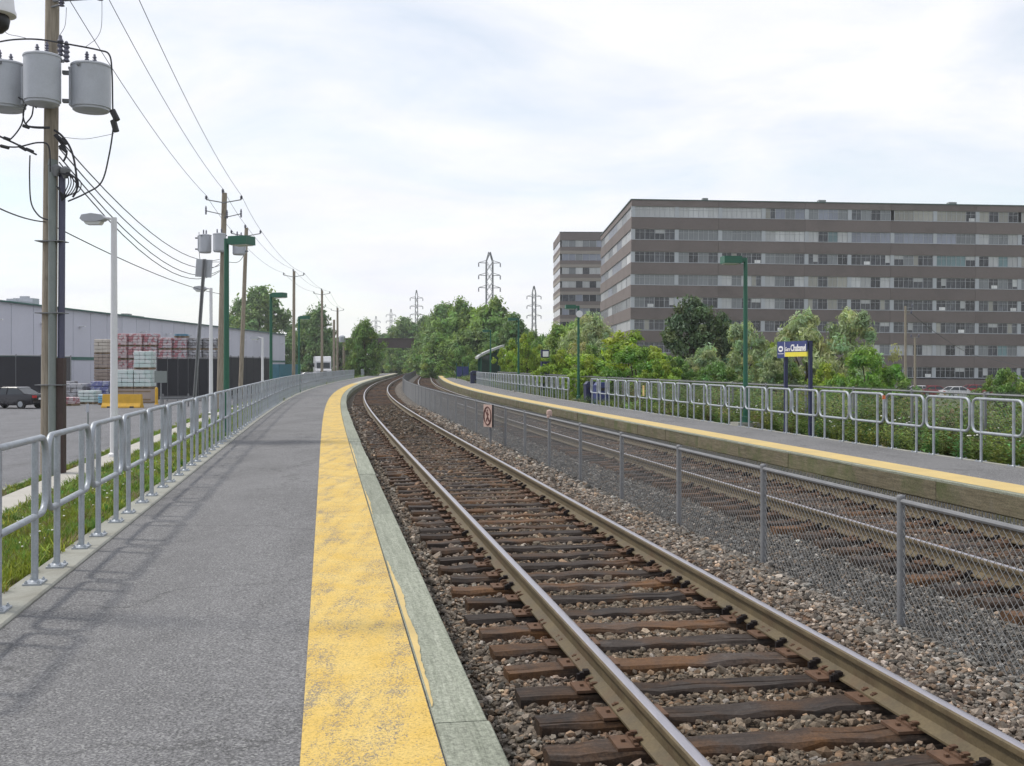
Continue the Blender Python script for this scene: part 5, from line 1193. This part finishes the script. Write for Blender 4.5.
def pylon(label, px, Z, top_y, arms, wide=1.0, th=0.14):
    X = pix(px, Z); z0 = -2.6; H = zat(top_y, Z)-z0; t = thing('power_pylon', label, 'pylon', (X, Z, z0), R(10), 'steel lattice pylons'); bw = H*0.085*wide; kw = H*0.026*wide
    def half(z):
        k = H*0.55
        return bw+(kw-bw)*z/k if z < k else kw*(1-0.75*(z-k)/(H-k)) if z > H*0.93 else kw
    lv = [H*f_ for f_ in (0, .16, .3, .42, .52, .6, .68, .76, .84, .92, 1.0)]
    leg = MB(); br = MB()
    for sx in (-1, 1):
        for sy in (-1, 1): MB().tube([(sx*half(z), sy*half(z), z) for z in lv], th, 4).build('leg', MT['lattice'], t)
    for i in range(len(lv)-1):
        a, b_ = half(lv[i]), half(lv[i+1])
        for (p, q) in (((-1, -1), (1, -1)), ((1, -1), (1, 1)), ((1, 1), (-1, 1)), ((-1, 1), (-1, -1))):
            br.tube([(p[0]*a, p[1]*a, lv[i]), (q[0]*b_, q[1]*b_, lv[i+1])], th*0.6, 3); br.tube([(q[0]*a, q[1]*a, lv[i]), (p[0]*b_, p[1]*b_, lv[i+1])], th*0.6, 3)
    br.build('bracing', MT['lattice'], t)
    for fz in arms:
        z = H*fz; aw = H*0.062
        for sx in (-1, 1):
            MB().tube([(sx*kw, 0, z), (sx*(kw+aw), 0, z+H*0.004)], th*0.8, 4).tube([(sx*kw, 0, z+H*0.022), (sx*(kw+aw), 0, z+H*0.004)], th*0.6, 4).build('crossarm', MT['lattice'], t)
            MB().tube([(sx*(kw+aw), 0, z), (sx*(kw+aw), 0, z-H*0.03)], th*1.3, 4).build('insulator', MT['porcelain'], t)
pylon('tallest steel pylon rising behind the big trees', 489.5, 420, 252, (0.71, 0.81, 0.91), 1.0, 0.17)
pylon('steel pylon between the trees and the office blocks', 534, 520, 286, (0.66, 0.77, 0.88), 0.75, 0.16)
pylon('slim pylon above the girder bridge', 416.5, 600, 290, (0.70, 0.80, 0.90), 0.55, 0.16)
pylon('faint pylon left of the bridge trees', 391, 850, 309, (0.70, 0.80, 0.90), 0.6, 0.18)
pylon('faintest pylon above the lone tree', 376, 1000, 316, (0.70, 0.80, 0.90), 0.6, 0.2)

# small things along the right platform
ZN = 128.0; XN = pix(462.5, ZN); t = thing('notice_board', 'dark blue notice board on posts near the far end of the right platform', 'notice board', (XN, ZN, ground_z(XN, ZN)), R(15))
for x in (-0.75, 0.0, 0.75): MB().tube([(x, 0, -0.1), (x, 0, 2.0)], 0.06, 8).build('post', MT['green_paint'], t)
for x in (-0.37, 0.37): MB().box(x, -0.08, 0.95, 0.66, 0.06, 1.2).build('panel', MT['navy'], t, smooth=False)
def plate_on_rail(px, mat, w_, h_, zc, label):
    ss = np.linspace(12, 60, 4000); xx, yy = PA(ss, 8.29); uu = 512+F*xx/yy; o_ = np.argsort(uu); s = float(np.interp(px, uu[o_], ss[o_])); x, y, _z = P(s, 8.29)
    m_ = MB().box(0, 0, 0, w_, 0.008, h_).box(0, 0.015, h_*0.35, 0.03, 0.03, 0.03).box(0, 0.015, -h_*0.35, 0.03, 0.03, 0.03).build('marker_plate', MT[mat], smooth=False); m_.location = (x, y, zc); m_.rotation_euler = (0, 0, math.pi/2-head(s)); return tag(m_, label, 'plate')
plate_on_rail(643.5, 'yellow_pale', 0.2, 0.36, 0.74, 'pale yellow plate fixed to a railing panel of the right platform')
MT['orange'] = pmat('orange_tag', (0.55, 0.16, 0.06), 0.6, 0, 0.1, 4, 20)
plate_on_rail(884, 'orange', 0.10, 0.07, 0.985, 'small orange tag on the top of a right-hand railing panel')
# ------------------------------------------------------------------ trees and shrubs: limbs and leaf-sized faces
def leafmat(name, base, trans=0.35, gloss=0.5):
    m, nt, b = newmat(name); at = nd(nt, 'ShaderNodeAttribute', attribute_name='leaf'); oi = nd(nt, 'ShaderNodeObjectInfo')
    c = mixc(nt, 1.0, at.outputs['Color'], base, 'MULTIPLY'); c = mixc(nt, 1.0, c, ramp(nt, oi.outputs['Random'], [(0, (0.85, 0.9, 0.9)), (1, (1.15, 1.1, 1.05))]), 'MULTIPLY')
    nt.links.new(c, b.inputs['Base Color']); b.inputs['Roughness'].default_value = gloss; b.inputs['Specular IOR Level'].default_value = 0.35
    tr = nd(nt, 'ShaderNodeBsdfTranslucent'); nt.links.new(mixc(nt, 1.0, c, (1.2, 1.25, 0.6), 'MULTIPLY'), tr.inputs[0])
    mx_ = nd(nt, 'ShaderNodeMixShader'); mx_.inputs[0].default_value = trans; nt.links.new(b.outputs[0], mx_.inputs[1]); nt.links.new(tr.outputs[0], mx_.inputs[2]); nt.links.new(mx_.outputs[0], nt.nodes['Material Output'].inputs[0]); return m
LEAF = {'mid': leafmat('mid_leaf', (0.14, 0.225, 0.065)), 'dark': leafmat('dark_leaf', (0.078, 0.122, 0.06), 0.25), 'bright': leafmat('bright_leaf', (0.23, 0.32, 0.05)), 'silver': leafmat('silver_leaf', (0.31, 0.37, 0.22), 0.3, 0.45),
        'fresh': leafmat('fresh_leaf', (0.15, 0.265, 0.055)), 'far': leafmat('far_leaf', (0.14, 0.22, 0.085), 0.3), 'farlight': leafmat('far_light_leaf', (0.22, 0.32, 0.10), 0.3)}
MT['bark'] = pmat('bark', (0.085, 0.065, 0.048), 0.9, 0, 0.3, 3, 20, 0.5, 0.02)
def crown_mesh(seed, shape, nclump, per, leaf, mat, drop=0.0, spike=0.0):
    """unit-height crown: leaf faces gathered in clumps inside an uneven envelope"""
    g_ = np.random.default_rng(seed); wid, z0 = shape
    cen = []
    lob = g_.uniform(0, 6.28, 4)
    while len(cen) < nclump:
        z = g_.uniform(0, 1); a = g_.uniform(0, 6.28); env = math.sin(math.pi*min(1, (z*0.86+0.12)))**0.65
        env *= 1+0.22*math.sin(3*a+lob[0]+z*4)+0.16*math.sin(5*a+lob[1]-z*7)
        r = wid*env*g_.uniform(0, 1)**0.42
        cen.append((r*math.cos(a), r*math.sin(a), z0+(1-z0)*z*(1+0.06*math.sin(2*a+lob[2]))))
    cen = np.array(cen); N = nclump*per
    ci = np.repeat(np.arange(nclump), per); cs = np.repeat(g_.uniform(0.055, 0.115, nclump), per)
    off_ = g_.normal(0, 1, (N, 3)); off_ /= np.maximum(np.linalg.norm(off_, axis=1, keepdims=True), 1e-6)*(1/ g_.uniform(0.25, 1.25, (N, 1)))
    off_ *= np.array([1, 1, 0.75]); p = cen[ci]+off_*cs[:, None]
    if spike > 0:
        sp = g_.random(nclump) < 0.5; p[:, 2] += np.where(sp[ci], spike*np.abs(off_[:, 2])*2, 0)
    nrm = off_+g_.normal(0, 0.55, (N, 3))+np.array([0, 0, 0.35]); nrm /= np.linalg.norm(nrm, axis=1, keepdims=True)
    ref = g_.normal(0, 1, (N, 3)); ref[:, 2] -= drop*3; u = np.cross(nrm, ref); u /= np.linalg.norm(u, axis=1, keepdims=True); w_ = np.cross(nrm, u)
    sz = leaf*g_.lognormal(0, 0.28, (N, 1)); asp = 0.42 if drop == 0 else 0.27
    a = p+w_*sz; b = p+u*sz*asp+nrm*sz*0.12; c = p-w_*sz*0.9; d = p-u*sz*asp+nrm*sz*0.12
    V = np.stack([a, b, c, d], 1).reshape(-1, 3); Fq = np.arange(N*4).reshape(N, 4)
    me = fast_mesh('crown', V, Fq, LEAF[mat]); at = me.attributes.new('leaf', 'FLOAT_COLOR', 'FACE')
    tone = 1.15*g_.lognormal(0, 0.16, nclump)[ci]*g_.lognormal(0, 0.2, N); col = np.ones((N, 4), np.float32)
    hue = g_.normal(0, 0.09, nclump)[ci]; col[:, 0] = tone*(1+hue); col[:, 1] = tone; col[:, 2] = tone*(1-hue*0.6)
    at.data.foreach_set('color', col.ravel()); return me, cen
def trunk_mesh(cen, z0, r, seed, nl=9):
    rr = random.Random(seed); mb = MB(); top = (rr.uniform(-.03, .03), rr.uniform(-.03, .03), 0.72)
    mb.tube([(0, 0, -0.06), (top[0]*0.4, top[1]*0.4, z0*0.6+0.1), (top[0], top[1], top[2])], [r, r*0.75, r*0.2], 8)
    for i in range(nl):
        c = cen[rr.randrange(len(cen))]; zs = rr.uniform(max(0.03, z0*0.6), 0.45); f_ = zs/0.72
        a = Vector((top[0]*f_, top[1]*f_, zs)); e = Vector(c); m_ = a.lerp(e, 0.5)+Vector((0, 0, 0.03)); mb.tube([a, m_, e], [r*0.45, r*0.28, r*0.08], 5)
    return mb.mesh('trunk', MT['bark'])
PROTO = {}
def proto(key, seed, shape, ncl, per, leaf, mat, drop=0.0, spike=0.0, r=0.03):
    me, cen = crown_mesh(seed, shape, ncl, per, leaf, mat, drop, spike); PROTO[key] = (me, trunk_mesh(cen, shape[1], r, seed))
proto('bushA', 1, (0.60, 0.0), 120, 100, 0.030, 'bright'); proto('bushB', 2, (0.62, 0.0), 120, 100, 0.028, 'fresh'); proto('bushC', 3, (0.58, 0.0), 115, 95, 0.030, 'mid')
proto('darkA', 4, (0.42, 0.03), 140, 95, 0.026, 'dark'); proto('willowA', 5, (0.55, 0.02), 120, 130, 0.032, 'silver', 0.25, 0.03); proto('willowB', 6, (0.53, 0.02), 120, 130, 0.032, 'silver', 0.25, 0.03)
proto('farA', 7, (0.40, 0.02), 150, 85, 0.028, 'far', 0, 0.03); proto('farB', 8, (0.44, 0.02), 150, 85, 0.028, 'farlight'); proto('farC', 9, (0.36, 0.03), 140, 85, 0.028, 'far', 0, 0.03); proto('lone', 10, (0.42, 0.02), 190, 90, 0.026, 'mid', 0, 0.04); proto('poplar', 11, (0.27, 0.04), 110, 80, 0.030, 'far', 0, 0.04)
def tree(key, px, Z, top_y, wpx, label, cat='tree', name='tree', z0=None, base_y=None, group=None):
    X = pix(px, Z); zb_ = ground_z(X, Z) if z0 is None else z0
    h = (zat(top_y, Z)-zb_)/1.03; w_ = wpx/F*Z; me, tm = PROTO[key]
    wid = {'bushA': .6, 'bushB': .62, 'bushC': .58, 'darkA': .42, 'willowA': .55, 'willowB': .53, 'farA': .4, 'farB': .44, 'farC': .36, 'lone': .42, 'poplar': .27}[key]
    t = thing(name, label, cat, (X, Z, zb_), random.Random(int(px*3+Z)).uniform(0, 6.28), group); sx = w_/2/(wid*1.12); t.scale = (sx, sx, h)
    obj('crown', me, t); obj('trunk', tm, t); return t
SH = 'shrubs beyond the right platform'
T = [('bushA', 628, 60, 335, 108, 'wide yellow-green shrub left of the dark tree', 'shrub'), ('bushB', 634, 50, 350, 88, 'glossy green shrub low in front of the yellow-green one', 'shrub'), ('darkA', 692, 84, 303, 74, 'dark green tree against the office building front', 'tree'),
     ('darkA', 722, 86, 318, 48, 'smaller dark tree right of the dark green tree', 'tree'), ('willowA', 740, 60, 328, 76, 'silvery wind-blown willow behind the tall green lamp post', 'tree'), ('bushA', 770, 64, 346, 52, 'small yellow-green shrub between the silvery willows', 'shrub'), ('willowB', 806, 62, 318, 84, 'silvery willow behind the station sign', 'tree'),
     ('willowA', 852, 63, 316, 84, 'broad silvery willow right of the station sign', 'tree'), ('bushB', 866, 50, 352, 84, 'bright green shrub at the foot of the broad silvery willow', 'shrub'), ('bushC', 676, 56, 356, 50, 'green shrub at the foot of the dark tree', 'shrub'), ('bushC', 716, 54, 362, 60, 'low green shrub left of the tall green lamp post', 'shrub'),
     ('bushC', 1006, 62, 369, 60, 'green shrub at the right picture edge', 'shrub'), ('willowB', 590, 92, 318, 66, 'tall greyish willow before the gap of the two office blocks', 'tree'), ('farB', 560, 100, 326, 50, 'grey-green tree below the far office block', 'tree'), ('bushA', 562, 66, 352, 60, 'yellow-green shrub beside the loudspeaker lamp post', 'shrub'),
     ('bushC', 600, 70, 345, 50, 'dark green shrub behind the pair of bins', 'shrub'), ('bushA', 528, 92, 336, 42, 'yellow-green shrub right of the shelter', 'shrub'), ('bushA', 512, 98, 342, 36, 'yellow-green shrub just behind the shelter lamp post', 'shrub'), ('bushC', 545, 110, 334, 50, 'green tree between the yellow-green shrub and far office block', 'tree'),
     ('farB', 575, 120, 322, 60, 'pale green tree under the corner of the far office block', 'tree'), ('bushB', 655, 62, 352, 60, 'leafy green shrub between yellow-green shrub and dark tree', 'shrub'), ('bushC', 785, 58, 362, 60, 'low shrub at the foot of the silvery willows', 'shrub'), ('bushA', 590, 54, 358, 60, 'yellow-green shrub filling behind the blue bins', 'shrub'), ('willowB', 705, 60, 352, 60, 'low silvery willow before the dark tree', 'shrub'), ('bushA', 660, 48, 362, 60, 'low yellow-green shrub in front of the glossy shrub', 'shrub'), ('willowA', 775, 58, 352, 60, 'low silvery willow between lamp post and station sign', 'shrub'), ('bushC', 895, 52, 372, 60, 'low green shrub before the slim poles', 'shrub'), ('bushA', 825, 54, 366, 50, 'yellow-green low shrub right of the sign post', 'shrub')]
for (k, px, Z, ty, w_, lab, cat) in T: tree(k, px, Z, ty, w_, lab, cat, 'shrub' if cat == 'shrub' else 'tree', group=SH)
FT = [('farB', 492, 185, 301, 74, 'tallest tree of the wood, right of centre'), ('farB', 462, 190, 302, 66, 'light green tree in the middle of the wood'), ('farC', 447, 215, 306, 60, 'dark tree top left of the light green one'), ('farA', 434, 225, 318, 44, 'dark tree at the right end of the bridge'), ('farB', 440, 170, 336, 52, 'round light green tree low beside the right platform end'),
      ('farC', 475, 160, 330, 50, 'dark bushy tree behind the shelter'), ('farA', 515, 150, 318, 44, 'tree at the right edge of the wood'), ('bushC', 462, 140, 346, 44, 'green shrub left of the shelter'), ('bushC', 492, 130, 344, 44, 'green shrub directly behind the shelter'), ('farA', 405, 330, 321, 46, 'dark tree behind the girder bridge'), ('farC', 425, 345, 318, 40, 'tree behind the right part of the bridge'), ('farB', 396, 310, 344, 26, 'pale shrubby tree under the bridge'),
      ('farB', 415, 305, 350, 36, 'light shrubs under the bridge at the end of the tracks'), ('farB', 432, 250, 347, 36, 'light green shrub at the end of the right track'), ('farA', 452, 235, 330, 50, 'dark tree filling the wood behind the right platform end'), ('farB', 383, 330, 345, 26, 'pale tree behind the lone tree'), ('farC', 530, 175, 332, 40, 'small tree between wood and shelter lamp'), ('farA', 400, 420, 330, 60, 'distant tree filling beneath the bridge'), ('farC', 440, 420, 325, 60, 'distant tree behind the wood'), ('bushC', 447, 190, 352, 30, 'shrub beside the far end of the right platform'), ('farB', 418, 262, 352, 28, 'pale shrub at the bend of the track')]
for (k, px, Z, ty, w_, lab) in FT: tree(k, px, Z, ty, w_, lab, group='trees of the wood', z0=-1.6)
tree('lone', 364.5, 165, 323, 40, 'lone bushy green tree at the far end of the left platform', z0=-0.7)
for (k, px, Z, ty, w_, lab) in (('farA', 261, 262, 292, 66, 'broad tree above the warehouse roof'), ('farC', 238, 275, 304, 30, 'small tree left of the broad tree above the warehouse'), ('poplar', 318, 235, 309, 34, 'pale poplar above the white truck'), ('poplar', 306, 240, 318, 28, 'smaller poplar left of the pale one'), ('farA', 297, 250, 334, 40, 'dark tree behind the parked cars'), ('farC', 318, 255, 338, 40, 'dark tree behind the white truck'), ('farA', 338, 260, 340, 40, 'dark tree behind the far pole cluster'), ('farC', 355, 280, 342, 36, 'dark tree behind the lone tree'), ('farC', 283, 262, 338, 26, 'dark tree at the corner of the warehouse')):
    tree(k, px, Z, ty, w_, lab, group='trees beyond the warehouse', z0=-0.97)

# ------------------------------------------------------------------ grass and weeds
def instmat(name, trans=0.3):
    m, nt, b = newmat(name); at = nd(nt, 'ShaderNodeAttribute', attribute_name='tint', attribute_type='INSTANCER'); v = coords(nt); s_ = nd(nt, 'ShaderNodeSeparateXYZ'); nt.links.new(v, s_.inputs[0])
    c = mixc(nt, 1.0, at.outputs['Color'], ramp(nt, noise(nt, v, 5, 2), [(0.3, 0.75), (0.7, 1.25)]), 'MULTIPLY')
    nt.links.new(c, b.inputs['Base Color']); b.inputs['Roughness'].default_value = 0.6; b.inputs['Specular IOR Level'].default_value = 0.25
    tr = nd(nt, 'ShaderNodeBsdfTranslucent'); nt.links.new(c, tr.inputs[0]); mx_ = nd(nt, 'ShaderNodeMixShader'); mx_.inputs[0].default_value = trans
    nt.links.new(b.outputs[0], mx_.inputs[1]); nt.links.new(tr.outputs[0], mx_.inputs[2]); nt.links.new(mx_.outputs[0], nt.nodes['Material Output'].inputs[0]); return m
MT['blade'] = instmat('grass_blade')
def tuft(seed, n, w_, spread):
    g_ = np.random.default_rng(seed); V = []; Fq = []
    for i in range(n):
        a = g_.uniform(0, 6.28); r = g_.uniform(0, spread); x, y = r*math.cos(a), r*math.sin(a); h = g_.uniform(0.45, 1.0); l = g_.uniform(0.1, 0.55); b = g_.uniform(0, 6.28)
        dx, dy = math.cos(b)*l, math.sin(b)*l; px_, py_ = -math.sin(b)*w_, math.cos(b)*w_; o = len(V)
        V += [(x-px_, y-py_, -0.05), (x+px_, y+py_, -0.05), (x+dx*0.35+px_*.8, y+dy*0.35+py_*.8, h*0.6), (x+dx*0.35-px_*.8, y+dy*0.35-py_*.8, h*0.6), (x+dx+px_*.15, y+dy+py_*.15, h*0.95), (x+dx-px_*.15, y+dy-py_*.15, h*0.95)]
        Fq += [(o, o+1, o+2, o+3), (o+3, o+2, o+4, o+5)]
    return fast_mesh('tuft', np.array(V), np.array(Fq), MT['blade'])
def weed(seed, n, leaf):
    g_ = np.random.default_rng(seed); V = []; Fq = []
    for st_ in range(n):
        b = g_.uniform(0, 6.28); l = g_.uniform(0.05, 0.45); H_ = g_.uniform(0.5, 1.0); r = g_.uniform(0, 0.28); bx_, by_ = r*math.cos(b), r*math.sin(b)
        for k in range(11):
            f_ = (k+1)/11; x, y, z = bx_+math.cos(b)*l*f_**1.5, by_+math.sin(b)*l*f_**1.5, H_*f_; a = g_.uniform(0, 6.28); sz = leaf*g_.uniform(0.6, 1.2)*(1.25-0.6*f_); tilt = g_.uniform(-0.3, 0.9)
            dx, dy, dz = math.cos(a)*sz, math.sin(a)*sz, tilt*sz; qx, qy = -math.sin(a)*sz*0.32, math.cos(a)*sz*0.32; o = len(V)
            V += [(x, y, z), (x+dx*.5+qx, y+dy*.5+qy, z+dz*.6), (x+dx, y+dy, z+dz*.5), (x+dx*.5-qx, y+dy*.5-qy, z+dz*.6)]; Fq.append((o, o+1, o+2, o+3))
    return fast_mesh('weed', np.array(V), np.array(Fq), MT['blade'])
def field(zones, base, var, hue):
    pts = []; sc = []; tn = []
    for (s0, s1, d0, d1, dens, hmin, hmax, wf) in zones:
        n = int((s1-s0)*abs(d1-d0)*dens); s = RNG.uniform(s0, s1, n); d = RNG.uniform(d0, d1, n); x, y = PA(s, d); z = np.interp(d, [-8.62, -8.55, -8.25, -7.45, -6.8, -5.6, -4.9, -4.59, 8.38, 9, 10, 14, 22, 40], [-.88, -.85, -.83, -.80, -.72, -.35, -.10, -.03, -.03, -.12, -.22, -.55, -1.25, -2.4])
        h = RNG.uniform(hmin, hmax, n); u = 512+F*x/np.maximum(y, 0.5); k = (y > 3) & (u > -250) & (u < 1300)
        pts.append(np.stack([x, y, z], 1)[k]); sc.append(np.stack([h*wf, h*wf, h], 1)[k])
    p = np.concatenate(pts); s_ = np.concatenate(sc); n = len(p); pat = np.sin(p[:, 0]*1.7+np.sin(p[:, 1]*0.9)*2)*0.5+0.5
    t = np.array(base)[None]*RNG.lognormal(0, var, n)[:, None]; hh_ = RNG.normal(0, hue, n)+pat*hue; t[:, 0] *= 1+hh_; t[:, 2] *= 1-hh_*0.5
    dry = RNG.random(n) < 0.10; t[dry] = np.array([0.24, 0.20, 0.10])*RNG.uniform(0.7, 1.2, (dry.sum(), 1))
    return p, np.stack([RNG.normal(0, .08, n), RNG.normal(0, .08, n), RNG.uniform(0, 6.28, n)], 1), s_, np.clip(t, 0.01, 0.5)
tufts = [tuft(i, 16, 0.035, 0.35) for i in range(5)]; weeds = [weed(i+20, 9, 0.17) for i in range(5)]
scatter('grass', *field([(5, 16, -7.4, -4.61, 150, 0.06, 0.19, 1.1), (16, 40, -7.4, -4.61, 60, 0.08, 0.2, 1.7), (40, 130, -7.4, -4.61, 14, 0.12, 0.25, 2.4), (8, 45, -8.6, -8.24, 70, 0.05, 0.12, 1.6), (45, 120, -8.6, -8.24, 14, 0.08, 0.16, 2.5)], (0.16, 0.25, 0.04), 0.25, 0.22), tufts, 'rough green grass on the bank left of the platform')
scatter('weeds', *field([(10, 34, 8.55, 10.1, 12, 0.28, 0.75, 0.85), (10, 45, 10.1, 15, 10, 0.8, 1.4, 0.7), (34, 100, 8.5, 10.1, 5, 0.2, 0.5, 1.2), (45, 110, 10.1, 18, 4.5, 0.5, 1.1, 1.0), (20, 90, 15, 30, 1.6, 0.6, 1.2, 1.5), (95, 260, 8.5, 16, 1.8, 0.3, 0.9, 1.8), (110, 215, -7.4, -4.9, 1.8, 0.2, 0.5, 2.0)], (0.145, 0.225, 0.06), 0.32, 0.18), weeds, 'tall green weeds behind the right platform')
# small white flowers in the grass
FLM = MB().lathe([(0.002, 0), (0.5, 0.2), (0.45, 0.45), (0.05, 0.6)], 6).mesh('flower', pmat('white_petal', (0.75, 0.75, 0.68), 0.7, 0, 0.05, 5, 20), smooth=False)
pf, rf, sf, tf = field([(7, 22, -6.6, -4.8, 5, 0.02, 0.03, 1.0), (14, 34, 8.6, 12, 3, 0.03, 0.05, 1.0)], (0.7, 0.7, 0.6), 0.1, 0.0); pf[:, 2] += np.where(pf[:, 0] > 0, RNG.uniform(0.3, 0.7, len(pf)), RNG.uniform(0.08, 0.17, len(pf)))
scatter('wild_flowers', pf, rf, sf, tf, [FLM], 'small white flowers scattered in the grass and weeds')

# ------------------------------------------------------------------ summer haze
hz_ = MB().box(0, 540, 25, 1500, 1130, 57).build('haze', [], smooth=False) if False else None
hm = bpy.data.materials.new('haze'); hm.use_nodes = True; hn = hm.node_tree
for n_ in list(hn.nodes):
    if n_.type == 'BSDF_PRINCIPLED': hn.nodes.remove(n_)
pv = hn.nodes.new('ShaderNodeVolumePrincipled'); pv.inputs['Color'].default_value = (0.93, 0.96, 1.0, 1); pv.inputs['Density'].default_value = 0.00028; pv.inputs['Anisotropy'].default_value = 0.2
hn.links.new(pv.outputs[0], hn.nodes['Material Output'].inputs['Volume'])
hb_ = MB(); hb_.box(0, 520, 25.5, 1600, 1140, 60); ho = hb_.build('haze', hm, smooth=False); kind(ho, 'stuff', 'thin pale summer haze in the distance')
